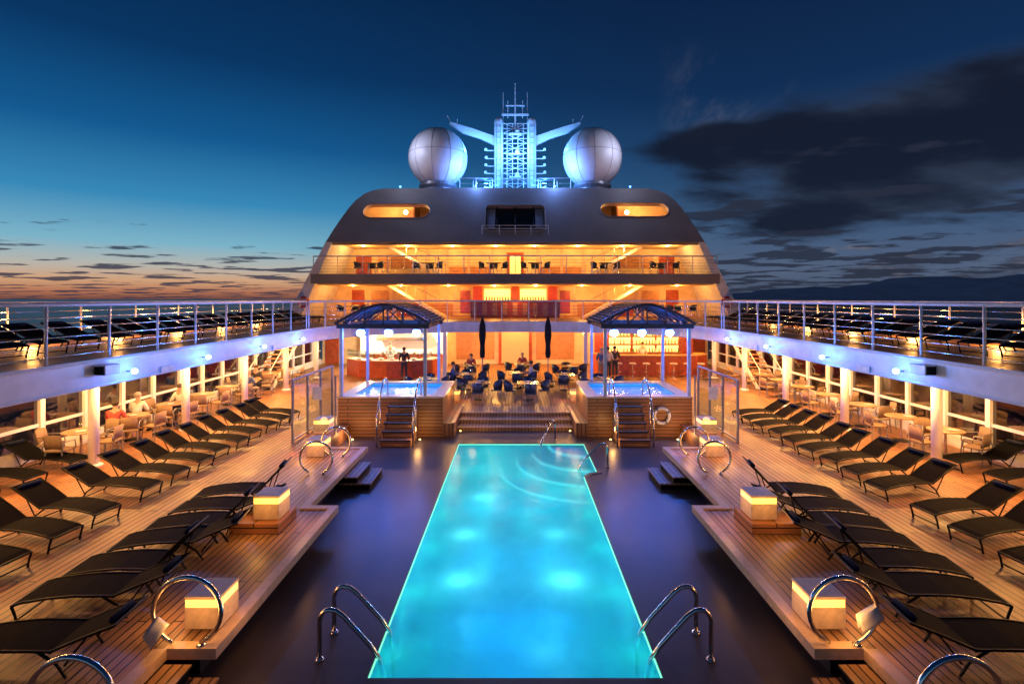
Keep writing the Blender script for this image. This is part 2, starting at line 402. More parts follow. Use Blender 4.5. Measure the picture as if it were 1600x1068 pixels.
for (px, py, pw) in ((-1.0, 10.45, 5.5), (-.95, 8.75, 6.5), (.87, 8.75, 9), (.82, 10.45, 3.5), (-.77, 12.4, 6), (.9, 12.6, 1.6), (.4, 6.95, 1.4)):
    M().lathe([(.001, .02), (.05, .015), (.06, 0)], (px, py, D + .003), 12).obj('underwater_light', TILE, pool)
    light('POINT', (px, py, -.76), pw * .9, (.34, .95, 1), .10, name='underwater_lamp')
for (px, yy, pw, c) in ((0, 7.3, 16, (.003, .23, .98)), (-.7, 9.3, 8.5, (.004, .34, .95)), (.7, 9.3, 8.5, (.004, .34, .95)), (-.7, 11.8, 8.5, (.006, .5, .88)), (.7, 11.8, 8.5, (.006, .52, .88)), (-.9, 14.3, 9, (.01, .76, .8)), (.3, 14.0, 9, (.012, .82, .78)), (-.8, 16.0, 7, (.015, .9, .68)), (.9, 13.0, 4, (.01, .8, .8))):
    light('POINT', (px, yy, D + .4), pw, c, .25, name='underwater_lamp')
for s in (-1, 1):
    for yy in (6.9, 8.4, 9.9, 11.4, 12.9, 14.4): light('POINT', (s * 1.66, yy, -.78), 1.5, (.03, 1, .55), .08, name='underwater_lamp')

def rail_pool(loc, rot, label):
    h = thing('pool_handrail', label, 'handrail', loc, rot, 'handrails at the pool')
    P = [(0, 0, 0), (0, 0, .50)] + [(.13 - .13 * cos(a), 0, .5 + .16 * sin(a)) for a in (0.4, .8, 1.2, 1.57)] + [(.22, 0, .645), (.32, 0, .57), (.66, 0, .20), (.79, 0, .02), (.84, 0, -.2), (.84, 0, -.6)]
    M().tube(P, .03, 12).obj('rail', STEEL, h, True)
    M().lathe([(.06, 0), (.06, .015), (.035, .03)], (0, 0, .001), 14).obj('flange', STEEL, h, True)
    return h
for s in (-1, 1):
    for yy in (6.75, 7.3): rail_pool((s * 2.58, yy, -.45), 0 if s < 0 else pi, 'curved steel handrail bending down into the pool')
rail_pool((1.35, 17.3, -.45), -pi / 2 - .7, 'curved steel handrail at the corner pool steps')
rail_pool((2.62, 14.5, -.45), pi, 'curved steel handrail at the corner pool steps')
def hoop(loc, r, lab='round stainless steel handrail hoop beside the deck steps', rot=0):
    h = thing('handrail_hoop', lab, 'handrail', loc, rot, 'hoop handrails beside steps')
    P = [(r * cos(a), 0, r * 1.0 + r * sin(a)) for a in [-1.15 + (2 * pi - .85) * k / 26 for k in range(27)]]
    P = [(P[0][0], 0, 0)] + P
    P = P + [(P[-1][0], 0, 0)] if P[-1][2] > .05 else P
    M().tube(P, .028, 10).obj('rail', STEEL, h, True)
    M().lathe([(.055, 0), (.055, .015), (.03, .03)], (P[0][0], 0, .001), 14).obj('flange', STEEL, h, True)
for s in (-1, 1):
    hoop((s * 4.05, 6.32, 0.03), .42); hoop((s * 4.3, 4.95, 0), .42)
    hoop((s * 4.9, 12.6, 0), .40); hoop((s * 4.9, 14.0, 0), .40)
    tw = M(); nR = 9
    for i in range(nR):
        a = i / (nR - 1) * pi
        for k in range(5): tw.v.append((-.09 + k * .045, .045 * cos(a) * (1.0 + .12 * sin(k * 2.1)), .02 + .04 * sin(a) - (.22 + .02 * k if abs(i - 4) == 4 else .1 if abs(i - 4) == 3 else 0)))
    for i in range(nR - 1):
        for k in range(4): a = i * 5 + k; tw.f.append((a, a + 1, a + 6, a + 5))
    o = tw.obj('towel', CHINA, None, True); o.location = (s * 4.05 - .42 * .80, 6.32, .28); o.rotation_euler = (0, .6, 0)
    if s > 0: o.location = (s * 4.05 + .42 * .95, 6.32, .42); o.rotation_euler = (0, 1.0, 0)
    sm = o.modifiers.new('s', 'SOLIDIFY'); sm.thickness = .012
    tag(o, 'small white towel draped over the steel hoop', 'towel')

def lantern(loc, sz, pw):
    L = thing('deck_lantern', 'square stone deck lantern with glowing amber band and stone lid', 'lantern', loc, 0, 'glowing box lanterns')
    h = sz * .5; H = sz * .92
    M().box(-h, h, -h, h, .001, H * .66).obj('base', STONE, L, bevel=.01)
    M().box(-h + .008, h - .008, -h + .008, h - .008, H * .662, H * .90).obj('lamp_shade', BAND, L)
    M().box(-h, h, -h, h, H * .902, H).obj('lid', STONE, L, bevel=.006)
    if pw:
        for (dx, dy) in ((0, -h - .35), (-math.copysign(h + .35, loc[0]), 0), (math.copysign(h + .3, loc[0]), 0)):
            light('POINT', (loc[0] + dx, loc[1] + dy, loc[2] + H * .8), pw, OR, .12, name='lantern_lamp')
for s in (-1, 1):
    pl = M().box(-.45, .45, -.4, .4, .002, .2).obj('plinth', TEAKP, None, bevel=.01); pl.location = (s * 4.78, 9.75, 0)
    tag(pl, 'low teak plinth under a glowing lantern', 'plinth', 'teak plinths')
    lantern((s * 4.63, 9.75, .202), .48, 8); lantern((s * 4.05, 6.85, .032), .46, 8); lantern((s * 5.45, 14.2, .002), .5, 9)
    lantern((s * 6.2, 16.6, 0), .5, 8); lantern((s * 2.6, 21.75, 0), .5, 8)

# ---------------------------------------------------------------- loungers
def lounger(raise_, lab, group, W=.295):
    L = thing('sun_lounger', lab, 'lounger', group=group)
    prof = [(0, .25), (.12, .285), (.4, .32), (.75, .335), (1.05, .32), (1.25, .305)]
    d = .74; prof += [(1.25 + d * .5 * cos(raise_), .305 + d * .5 * sin(raise_) + .01), (1.25 + d * cos(raise_), .305 + d * sin(raise_))]
    m = M(); n = len(prof)
    for (a, b) in prof: m.v += [(a, -W + .02, b + .006), (a, W - .02, b + .006), (a, -W + .02, b), (a, W - .02, b)]
    for i in range(n - 1):
        q = i * 4; m.f += [(q, q + 1, q + 5, q + 4), (q + 2, q + 6, q + 7, q + 3), (q, q + 4, q + 6, q + 2), (q + 1, q + 3, q + 7, q + 5)]
    m.f += [(0, 2, 3, 1), (n * 4 - 4, n * 4 - 3, n * 4 - 1, n * 4 - 2)]
    m.obj('sling', SLING, L)
    m = M()
    for s in (-1, 1): m.tube([(a, s * W, b) for a, b in prof], .017, 6)
    m.tube([(0, -W, .25), (0, W, .25)], .016, 6); m.tube([(prof[-1][0], -W, prof[-1][1]), (prof[-1][0], W, prof[-1][1])], .016, 6); m.tube([(1.25, -W, .29), (1.25, W, .29)], .015, 6)
    m.tube([(.06, -W, .06), (.06, W, .06)], .012, 6); m.tube([(1.38, -W, .06), (1.38, W, .06)], .012, 6)
    m.obj('frame', BLACKF, L)
    for s in (-1, 1):
        M().tube([(0, s * W, .25), (.045, s * W, .12), (.07, s * W, .001)], [.018, .016, .017], 6).obj('leg', BLACKF, L)
        M().tube([(1.12, s * W, .31), (1.32, s * W, .16), (1.42, s * W, .001)], [.018, .016, .017], 6).obj('leg', BLACKF, L)
    if raise_ > .3:
        for s in (-1, 1): M().tube([(1.25 + d * .55 * cos(raise_), s * (W - .03), .305 + d * .55 * sin(raise_)), (1.38, s * (W - .03), .12)], .012, 6).obj('strut', BLACKF, L)
    e = prof[-1]; c0 = (e[0] - .10 * cos(raise_) - .035 * sin(raise_), e[1] - .10 * sin(raise_) + .035 * cos(raise_))
    M().tube([(c0[0], -.20, c0[1]), (c0[0], -.17, c0[1]), (c0[0], .17, c0[1]), (c0[0], .20, c0[1])], [.02, .04, .04, .02], 10).obj('headrest', PILLOW, L, True)
    return L
LU = lounger(.50, 'black mesh sun lounger with raised back under the walkway', 'sun loungers along the covered side deck', .265)
LF = lounger(.36, 'black mesh sun lounger with low back beside the pool ledge', 'sun loungers along the pool ledge')
LR = lounger(.80, 'black mesh sun lounger with upright back beside the pool ledge', 'sun loungers along the pool ledge')
LT = lounger(.42, 'dark sun lounger on the upper deck behind the railing', 'sun loungers on the upper deck')
first = set()
def place(T, loc, rot):
    if T.name not in first: first.add(T.name); T.location = loc; T.rotation_euler = (0, 0, rot); return T
    return dup(T, loc, rot)
for s in (-1, 1):
    for yy in (8.05, 9.0, 9.95, 11.2, 12.15, 13.05, 13.95, 14.85, 15.75, 16.65, 17.5, 18.3):
        a = radians(9 + random.uniform(-4, 4)); place(LU, (s * (7.85 + random.uniform(-.08, .08)), yy - .1, 0), a if s > 0 else pi - a)
    for yy, T in ((6.0, LF), (7.05, LF), (7.75, LR), (8.5, LF), (9.15, LR), (9.95, LF), (10.65, LR)):
        a = radians(8 + random.uniform(-5, 5))
        place(T, (s * (6.62 + random.uniform(-.1, .1)), yy, 0), pi - a if s > 0 else a)
    for yy in (10.6, 11.7, 12.9):
        a = radians(random.uniform(2, 9)); dup(LU, (s * 10.95, yy, 0), a if s > 0 else pi - a)
    for i in range(20):
        yy = 8.2 + i * .95; a = radians(6 + random.uniform(-4, 4)); place(LT, (s * (9.9 + random.uniform(-.08, .08)), yy, 3.1), a if s > 0 else pi - a)

# ---------------------------------------------------------------- hot tubs with canopies
for s in (-1, 1):
    X0, X1, Y0, Y1, Z = 2.5, 6.12, 17.7, 21.1, .87
    cx = s * (X0 + X1) / 2
    T = thing('hot_tub', 'raised teak-panelled hot tub with blue lit water', 'hot tub', (cx, 0, 0), 0, 'hot tubs at the pool end')
    W = (X1 - X0) / 2
    m = M(); m.box(-W, W, Y0, Y0 + .1, -.449, Z); m.box(-W, W, Y1 - .1, Y1, .001, Z); m.box(-W, -W + .1, Y0 + .1, Y1 - .1, .001, Z); m.box(W - .1, W, Y0 + .1, Y1 - .1, .001, Z)
    m.obj('panelling', TEAKP, T)
    m = M(); m.box(-W - .03, W + .03, Y0 - .03, Y0 + .45, Z + .001, Z + .06); m.box(-W - .03, W + .03, Y1 - .45, Y1 + .03, Z + .001, Z + .06); m.box(-W - .03, -W + .4, Y0 + .45, Y1 - .45, Z + .001, Z + .06); m.box(W - .4, W + .03, Y0 + .45, Y1 - .45, Z + .001, Z + .06)
    m.obj('coping', TRIM, T, bevel=.01)
    m = M(); a, b, c, d = -W + .4, W - .4, Y0 + .45, Y1 - .45
    m.quad((a, c, .1), (b, c, .1), (b, d, .1), (a, d, .1)); m.quad((a, c, .1), (b, c, .1), (b, c, Z), (a, c, Z)); m.quad((a, d, .1), (b, d, .1), (b, d, Z), (a, d, Z)); m.quad((a, c, .1), (a, d, .1), (a, d, Z), (a, c, Z)); m.quad((b, c, .1), (b, d, .1), (b, d, Z), (b, c, Z))
    m.obj('basin', TILE, T)
    m = M(); m.quad((a, c, Z - .04), (b, c, Z - .04), (b, d, Z - .04), (a, d, Z - .04)); m.obj('water', TUBW, T)
    light('POINT', (cx - .7, 19.4, .4), 11, (.05, .5, 1), .15, name='tub_lamp'); light('POINT', (cx + .7, 19.4, .4), 11, (.05, .5, 1), .15, name='tub_lamp')
    sx = (-.45 if s > 0 else .45)
    St = thing('tub_steps', 'brown wooden steps with curved steel handrails fronting a hot tub', 'steps', (cx + sx, Y0 - .05, -.45), 0, 'hot tub steps')
    for i in range(5):
        M().box(-.5, .5, -.24 * (5 - i), -.001, .22 * i + .17, .22 * i + .215).obj('tread', TEAKX, St)
        M().box(-.455, .455, -.24 * (5 - i) + .03, -.24 * (5 - i) + .05, .22 * i + .001, .22 * i + .169).obj('riser', TEAKP, St)
    for e in (-1, 1):
        x0, x1 = (e * .5, e * .46)
        pr = [(-.001, .001), (-1.2, .001)]
        for i in range(5): pr += [(-.24 * (5 - i), .22 * i + .165), (-.24 * (4 - i) - .001, .22 * i + .165)]
        M().prism(pr, 'x', x0, x1).obj('side_panel', TANW, St)
    for e in (-1, 1):
        M().tube([(e * .58, -1.25, 0), (e * .58, -1.25, .75), (e * .58, -1.15, 1.1), (e * .58, -.75, 1.65), (e * .58, -.4, 1.98), (e * .58, -.1, 2.05), (e * .58, .15, 1.9), (e * .58, .22, 1.4)], .028, 8).obj('handrail', STEEL, St, True)
        M().tube([(e * .58, -.8, 0), (e * .58, -.8, 1.58)], .02, 8).obj('post', STEEL, St, True)
    Cn = thing('canopy', 'dark curved pergola canopy with blue lamps over a hot tub', 'canopy', (cx, 0, 0), 0, 'pergola canopies over hot tubs')
    xo = [s * 3.13 - cx, s * 6.05 - cx]; ys = (17.82, 21.0); TZ = 3.28
    for xx in xo:
        for yy in ys: M().box(xx - .055, xx + .055, yy - .055, yy + .055, .94, TZ).obj('post', POSTM, Cn, bevel=.01)
    x0, x1 = min(xo), max(xo)
    m = M(); m.box(x0 - .15, x1 + .15, ys[0] - .07, ys[0] + .07, TZ + .001, TZ + .16); m.box(x0 - .15, x1 + .15, ys[1] - .07, ys[1] + .07, TZ + .001, TZ + .16)
    m.box(x0 - .07, x0 + .07, ys[0] + .071, ys[1] - .071, TZ + .001, TZ + .16); m.box(x1 - .07, x1 + .07, ys[0] + .071, ys[1] - .071, TZ + .001, TZ + .16)
    m.obj('beam', ROOFF, Cn)
    mx = (x0 + x1) / 2; HWX = (x1 - x0) / 2 + .18
    def arch(q): return TZ + .16 + .66 * (1 - abs(q) ** 1.6)
    for yy in [ys[0] - .1 + k * (ys[1] - ys[0] + .2) / 4 for k in range(5)]:
        M().tube([(mx + q * HWX, yy, arch(q)) for q in [-1 + .1 * k for k in range(21)]], .05, 6).obj('rafter', ROOFF, Cn)
    for yy in ys:
        m = M()
        for k in range(5): q = -.8 + .4 * k; m.tube([(mx + q * HWX, yy, TZ + .16), (mx + q * HWX, yy, arch(q))], .03, 6)
        for k in range(4): q = -.8 + .4 * k; q2 = q + .4; m.tube([(mx + q * HWX, yy, TZ + .16 if k < 2 else arch(q)), (mx + q2 * HWX, yy, arch(q2) if k < 2 else TZ + .16)], .025, 6)
        m.obj('truss', ROOFF, Cn)
    m = M()
    for k in range(25):
        q = -1 + k / 12; m.box(mx + q * HWX - .06, mx + q * HWX + .06, ys[0] - .35, ys[1] + .35, arch(q) + .05, arch(q) + .065)
    m.obj('slats', ROOFF, Cn)
    for xx in (x0 + .45, mx, x1 - .45):
        M().lathe([(.03, .16), (.03, .1), (.11, .08), (.12, 0), (.10, -.01)], (xx, 18.6, TZ - .14), 12).obj('lamp_housing', GRAYM, Cn, True)
        M().ell((xx, 18.56, TZ - .20), .15, .15, .13).obj('lamp', BLUEC, Cn, True)
        M().tube([(xx, 18.6, TZ + .01), (xx, 18.6, arch((xx - mx) / HWX))], .014, 6).obj('rod', ROOFF, Cn)
        light('POINT', (cx + xx, 18.35, TZ - .36), 130, BL, .08, name='canopy_lamp')
    for e in (-.9, .9):
        G_ = thing('floor_light', 'small warm upright floor light in front of the tub', 'light', (cx + e * 1.25, 17.1, -.449), 0, 'floor lights at the tubs')
        M().lathe([(.06, 0), (.06, .05), (.04, .06)], (0, 0, 0), 12).obj('housing', GRAYM, G_); M().lathe([(.035, .061), (.03, .08), (.001, .085)], (0, 0, 0), 12).obj('lamp', WARM, G_)
        light('POINT', (cx + e * 1.25, 16.75, -.1), 15, OR2, .08, name='floor_lamp')
    if s > 0:
        R = thing('life_ring', 'white life ring hanging on the teak side of the hot tub', 'life ring', (5.05, Y0 - .07, .28))
        M().tube([(.26 * cos(a), 0, .26 * sin(a)) for a in [2 * pi * k / 20 for k in range(20)]], .06, 8, True).obj('ring', CHINA, R, True)
        m = M()
        for a in (.6, 2.2, 3.8, 5.3): m.tube([(.26 * cos(a + e), 0, .26 * sin(a + e)) for e in (-.12, 0, .12)], .066, 8)
        m.obj('band', GRAYM, R, True)
        M().tube([(.35 * cos(a), -.01, .35 * sin(a)) for a in [2 * pi * k / 20 for k in range(20)]], .01, 6, True).obj('rope', WICKER, R)
    G = thing('glass_screen', 'clear glass wind screen with slim metal posts on the teak deck', 'glass screen', (s * 6.65, 0, 0), 0, 'glass wind screens')
    yy = [15.3, 16.4, 17.5, 18.6]
    for q in yy: M().box(-.03, .03, q - .03, q + .03, .001, 1.85).obj('post', GRAYM, G)
    for q in range(3): M().quad((0, yy[q] + .035, .12), (0, yy[q + 1] - .035, .12), (0, yy[q + 1] - .035, 1.78), (0, yy[q] + .035, 1.78)).obj('pane', CGLASS, G)
    M().box(-.03, .03, 15.27, 18.63, 1.852, 1.89).obj('top_rail', GRAYM, G); M().box(-.03, .03, 15.34, 18.56, .06, .1).obj('bottom_rail', GRAYM, G)
    G2 = thing('glass_screen', 'clear glass wind screen across the deck with white notice', 'glass screen', (0, 16.3, 0), 0, 'glass wind screens')
    M().quad((s * 5.75, 0, .1), (s * 6.6, 0, .1), (s * 6.6, 0, 1.78), (s * 5.75, 0, 1.78)).obj('pane', CGLASS, G2)
    M().box(s * 5.7, s * 5.74, -.03, .03, .001, 1.85).obj('post', GRAYM, G2)
    o = M().box(-.14, .14, -.008, 0, -.2, .2).obj('notice_sign', CHINA); o.location = (s * 6.3, 16.285, 1.3); tag(o, 'white paper notice fixed to the glass screen', 'sign')

# ---------------------------------------------------------------- upper deck
half = [(8.25, 20.5), (8.12, 22), (7.6, 23.7), (6.6, 25.2), (5.1, 26.3), (3.2, 26.9), (1.2, 27.1)]
edge = [(-a, b) for a, b in half] + [(a, b) for a, b in half[::-1]]
plan = [(-13.2, 1), (-8.25, 1)] + edge + [(8.25, 1), (13.2, 1), (13.2, 40), (-13.2, 40)]
m = M(); m.prism(plan, 'z', 2.57, 3.085); o = struct(m.obj('upper_deck', WHITE))
m = M(); m.quad(*[(a, b, 3.09) for a, b in plan]); struct(m.obj('upper_deck_floor', TEAK))
m = M(); pth = [(-8.25, 1)] + edge + [(8.25, 1)]
m.tube([(a, b, 3.08) for a, b in pth], .045, 6); m.tube([(a, b, 2.58) for a, b in pth], .03, 6); struct(m.obj('upper_deck_edge', WHITE2))

def railing(path, z0, lab, spacing=1.4, H=1.08, nb=5, mid=STEEL, top=WHITE2, r=.011):
    R = thing('railing', lab, 'railing', group='white deck railings')
    P = [Vector((*p, 0)) for p in path]; seg = [(P[i + 1] - P[i]).length for i in range(len(P) - 1)]; tot = sum(seg)
    n = max(1, round(tot / spacing))
    for k in range(n + 1):
        d = tot * k / n; i = 0
        while i < len(seg) - 1 and d > seg[i]: d -= seg[i]; i += 1
        q = P[i].lerp(P[i + 1], min(1, d / seg[i]))
        M().tube([(q.x, q.y, z0), (q.x, q.y, z0 + H - .03)], .026, 8).obj('post', WHITE2, R, True)
    m = M()
    for b in range(nb): m.tube([(p[0], p[1], z0 + .13 + b * (H - .2) / nb) for p in path], r, 6)
    m.obj('bars', mid, R, True)
    m = M(); m.tube([(p[0], p[1], z0 + H) for p in path], .04, 8); m.obj('top_rail', top, R, True)
    return R
for s in (-1, 1):
    railing([(s * 8.32, 2), (s * 8.32, 20.4)], 3.12, 'white and steel railing along the inner edge of the upper deck')
    railing([(s * 13.05, 2), (s * 13.05, 31)], 3.12, 'white railing along the outer edge of the upper deck', 1.1)
railing([(a * 1.005, b + .07) for a, b in edge], 3.12, 'curved railing of the upper deck above the bar terrace')

for s in (-1, 1):
    for i in range(6):
        yy = 9.5 + i * 3.68
        c = thing('column', 'white round column carrying the upper deck walkway', 'column', (s * 10.85, yy, 0), 0, 'columns under the walkway')
        M().lathe([(.12, .03), (.12, 2.5)], (0, 0, 0), 16).obj('shaft', WHITE2, c, True)
        M().lathe([(.2, .001), (.2, .04), (.14, .07)], (0, 0, 0), 16).obj('base', WHITE2, c)
        M().lathe([(.13, 2.46), (.18, 2.5), (.18, 2.569)], (0, 0, 0), 16).obj('capital', WHITE2, c)
    Wl = thing('side_wall', 'white side wall with a row of tinted windows', 'wall', (s * 12.88, 0, 0))
    m = M(); m.box(-.06, .06, 1, 34, -.7, .28); m.box(-.06, .06, 1, 34, 2.40, 2.568); m.obj('wall', WHITE, Wl)
    for i in range(23):
        yy = 1.0 + i * 1.43
        Wd = M().quad((0, yy + .05, .282), (0, yy + 1.38, .282), (0, yy + 1.38, 2.398), (0, yy + .05, 2.398)).obj('window', DGLASS, Wl)
        f = M(); f.box(-.09, .09, yy - .07, yy + .07, .282, 2.398); f.box(-.05, .05, yy + .071, yy + 1.359, .86, .94); f.box(-.05, .05, yy + .071, yy + 1.359, .283, .36); f.box(-.05, .05, yy + .071, yy + 1.359, 2.3, 2.397); f.obj('frame', WHITE2, Wd)
    S = thing('staircase', 'white staircase with handrails rising to the upper deck', 'stairs', (s * 12.1, 24.3, 0))
    ns = 14
    for i in range(ns): M().box(-.5, .5, i * .27, i * .27 + .3, (i + 1) * .184 - .04, (i + 1) * .184).obj('tread', TEAKX, S)
    for e in (-1, 1):
        M().prism([(-.1, 0), (.25, 0), (ns * .27 + .1, ns * .184 - .05), (ns * .27 - .1, ns * .184 + .0)], 'x', e * .52 - .02, e * .52 + .02).obj('stringer', WHITE2, S)
        M().tube([(e * .52, -.05, .001), (e * .52, -.05, .95), (e * .52, 2.2, 2.5)], .022, 8).obj('handrail', WHITE2, S, True)
    for yy in (10.8, 13.4, 16.4, 19.4):
        F = thing('wall_light', 'small blue floodlight fixed to the white walkway fascia', 'light', (s * 8.2, yy, 2.78), 0, 'blue floodlights on the fascia')
        M().tube([(0, 0, 0), (-s * .14, 0, 0)], .018, 6).obj('bracket', GRAYM, F)
        M().ell((-s * .17, 0, 0), .06, .06, .055).obj('lamp', BLUEC, F, True)
        light('POINT', (s * 7.75, yy, 2.82), 18, (.02, .14, 1), .08, name='blue_floodlight')
        light('POINT', (s * 7.1, yy, 2.9), 38, (.09, .30, 1), .08, name='blue_floodlight')
    for yy in (12.1, 17.6):
        o = M().box(-.01, .01, -.22, .22, -.07, .07).obj('deck_sign', CHINA); o.location = (s * 8.22, yy, 2.66); tag(o, 'small white sign plate fixed to the walkway edge', 'sign')
    Bx = thing('speaker', 'white weatherproof speaker box mounted on the walkway fascia', 'speaker', (s * 8.12, 10.2, 2.92), 0)
    M().box(-.11, .11, -.2, .2, -.12, .08).obj('cabinet', WHITE2, Bx, bevel=.015); M().box(-.09, .09, -.215, -.201, -.1, .06).obj('grille', BLACKF, Bx); M().box(-.03 + s * .1, .03 + s * .1, -.05, .05, -.02, .02).obj('bracket', GRAYM, Bx)
    for i in range(7):
        yy = 7.4 + i * 3.0
        D_ = M().lathe([(.09, 0), (.09, .03)], (s * 9.8, yy, 2.538), 14).obj('ceiling_light', WARM); tag(D_, 'round warm downlight set in the walkway ceiling', 'light', 'ceiling downlights')
        light('AREA', (s * 10.2, yy, 2.5), (75, 110, 150, 170, 190, 190, 190)[i], OR, .3, name='ceiling_lamp', rot=(0, -s * .1, 0))
    for i in range(7):
        light('POINT', (s * 12.0, 8 + i * 3.1, 2.0), (70, 95, 110, 110, 110, 110, 110)[i], OR2, .12, name='wall_lamp')
        D_ = M().ell((s * 12.3, 8 + i * 3.1, 2.2), .06, .06, .09).obj('wall_lamp', WARM, None, True); tag(D_, 'small warm lamp above the side windows', 'light', 'lamps above side windows')
    for i in range(7):
        yy = 7.5 + i * 2.9
        D_ = M().box(s * 13.0, s * 12.9, yy - .1, yy + .1, 3.2, 3.26).obj('deck_light', WARM); tag(D_, 'low warm light strip on the upper deck edge', 'light', 'low deck lights')
        light('POINT', (s * 12.6, yy, 3.45), 150, OR, .1, name='deck_lamp')

# ---------------------------------------------------------------- superstructure
SS = thing('ship_superstructure', 'stepped ship superstructure with lit balconies and grey curved top', 'ship')
for s in (-1, 1):
    M().prism([(s * 14.3, 3.1), (s * 11.85, 7.86), (s * 11.45, 7.86), (s * 13.45, 3.1)], 'y', 32, 41).obj('wing_wall', WHITE, SS)
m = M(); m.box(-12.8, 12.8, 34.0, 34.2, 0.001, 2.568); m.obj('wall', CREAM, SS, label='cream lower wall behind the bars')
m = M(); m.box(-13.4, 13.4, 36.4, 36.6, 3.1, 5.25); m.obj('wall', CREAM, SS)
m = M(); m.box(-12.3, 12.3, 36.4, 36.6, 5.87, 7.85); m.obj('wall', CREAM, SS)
def curved_slab(hw, y0, bow, z0, z1):
    pts = [(hw * (-1 + k / 10), y0 - bow * (1 - (-1 + k / 10) ** 2)) for k in range(21)] + [(hw, 41), (-hw, 41)]
    return M().prism(pts, 'z', z0, z1)
curved_slab(12.75, 31.9, .5, 5.26, 5.86).obj('balcony_slab', SHELL, SS)
curved_slab(11.45, 32.2, 0, 7.87, 8.0).obj('ceiling', CREAM, SS)
curved_slab(12.6, 32.6, .4, 5.2, 5.255).obj('ceiling', CREAM, SS)
def sl(u, v, d=0):
    k = Vector((0, 2.6, 3.92)).normalized(); nrm = Vector((0, 3.92, -2.6)).normalized()
    return tuple(Vector((u, 32, 7.86)) + k * v + nrm * d)
outl = [(11.85, 0), (11.6, .9), (11.28, 1.9), (10.92, 2.9), (10.58, 3.6), (10.1, 4.2), (9.55, 4.52), (8.9, 4.68), (0, 4.75)]
outer = [(-a, b) for a, b in outl[:-1]] + [outl[-1]] + [(a, b) for a, b in outl[:-1][::-1]]
def stadium(cx, cy, hl, hr, n=9):
    return [(cx + hl - hr + hr * cos(a), cy + hr * sin(a)) for a in [-pi / 2 + pi * k / n for k in range(n + 1)]] + [(cx - hl + hr + hr * cos(a), cy + hr * sin(a)) for a in [pi / 2 + pi * k / n for k in range(n + 1)]]
def rrect(x0, x1, y0, y1, r):
    o = []
    for cx, cy, a0 in ((x1 - r, y1 - r, 0), (x0 + r, y1 - r, 90), (x0 + r, y0 + r, 180), (x1 - r, y0 + r, 270)):
        o += [(cx + r * cos(radians(a0 + k * 30)), cy + r * sin(radians(a0 + k * 30))) for k in range(4)]
    return o
holes = [stadium(-7.75, 2.62, 2.2, .62), stadium(7.8, 2.72, 2.25, .62), rrect(-1.95, 1.95, .9, 3.15, .3)]
loops = [outer] + holes
tri = tessellate_polygon([[Vector((a, b, 0)) for a, b in l] for l in loops])
flat = [p for l in loops for p in l]
m = M(); n = len(flat)
m.v = [sl(a, b) for a, b in flat] + [sl(a, b, .3) for a, b in flat]
for q in tri: m.f += [tuple(q), tuple(n + i for i in q[::-1])]
off = 0
for l in loops:
    L = len(l)
    for i in range(L): a = off + i; b = off + (i + 1) % L; m.f.append((a, b, b + n, a + n))
    off += L
m.obj('roof_fascia', SHELL, SS)
for l in holes: M().tube([sl(a, b, -.02) for a, b in l], .045, 6, True).obj('opening_rim', SHELL, SS, True)
m = M(); n = len(outer)
for yb in (0, 1):
    for a, b in outer:
        p = sl(a, b, .31)
        m.v.append((p[0], p[1] if not yb else 42, p[2]))
for i in range(n - 1): m.f.append((i, i + 1, n + i + 1, n + i))
m.obj('roof_shell', SHELL, SS)
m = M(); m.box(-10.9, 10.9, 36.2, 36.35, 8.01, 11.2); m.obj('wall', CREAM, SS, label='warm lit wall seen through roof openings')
for cx in (-7.75, 7.8):
    M().box(cx - 2.9, cx + 2.9, 33.2, 36.1, 8.72, 8.8).obj('floor', TANW, SS)
    sg = 1 if cx < 0 else -1
    M().box(cx + sg * .9, cx + sg * 1.0, 34.4, 36.19, 8.81, 11.2).obj('partition', TANW, SS)
    M().ell((cx + (.3 if cx < 0 else -.2), 34.9, 10.2), .15, .15, .15).obj('lamp', WHITEE, SS, True)
    light('POINT', (cx + (.3 if cx < 0 else -.2), 34.6, 10.2), 460, OR2, .12, name='opening_lamp')
cw = M(); cw.v = [sl(-1.9, .95, .28), sl(1.9, .95, .28), sl(1.9, 3.1, .28), sl(-1.9, 3.1, .28)]; cw.f = [(0, 1, 2, 3)]
cwo = cw.obj('window', mat('black_glass', (.01, .012, .016), .1), SS)
m = M()
for u in (-1.2, 0, 1.2): m.tube([sl(u, .95, .2), sl(u, 3.1, .2)], .05, 4)
m.tube([sl(-1.9, 1.7, .2), sl(1.9, 1.7, .2)], .04, 4)
m.obj('frame', BLACKF, cwo)
for s in (-1, 1):
    b = M(); b.v = [sl(s * 1.3, 1.2, .12), sl(s * 1.85, 1.2, .12), sl(s * 1.85, 2.9, .12), sl(s * 1.3, 2.9, .12)]; b.f = [(0, 1, 2, 3)]; b.obj('shutter', GRAYM, SS)
m = M()
for vv in (1.25, 1.5): m.tube([sl(-2.1, vv - .35, -.25), sl(2.1, vv - .35, -.25)], .02, 6)
for u in (-2.1, -1, 0, 1, 2.1): m.tube([sl(u, .6, -.02), sl(u, .9, -.25), sl(u, 1.15, -.25)], .02, 6)
m.obj('window_rail', WHITE2, SS)
def panel(name, x0, x1, yb, z0, z1, mt, label=None, d=.05):
    return M().box(x0, x1, yb - d, yb - .002, z0, z1).obj(name, mt, SS, label=label)
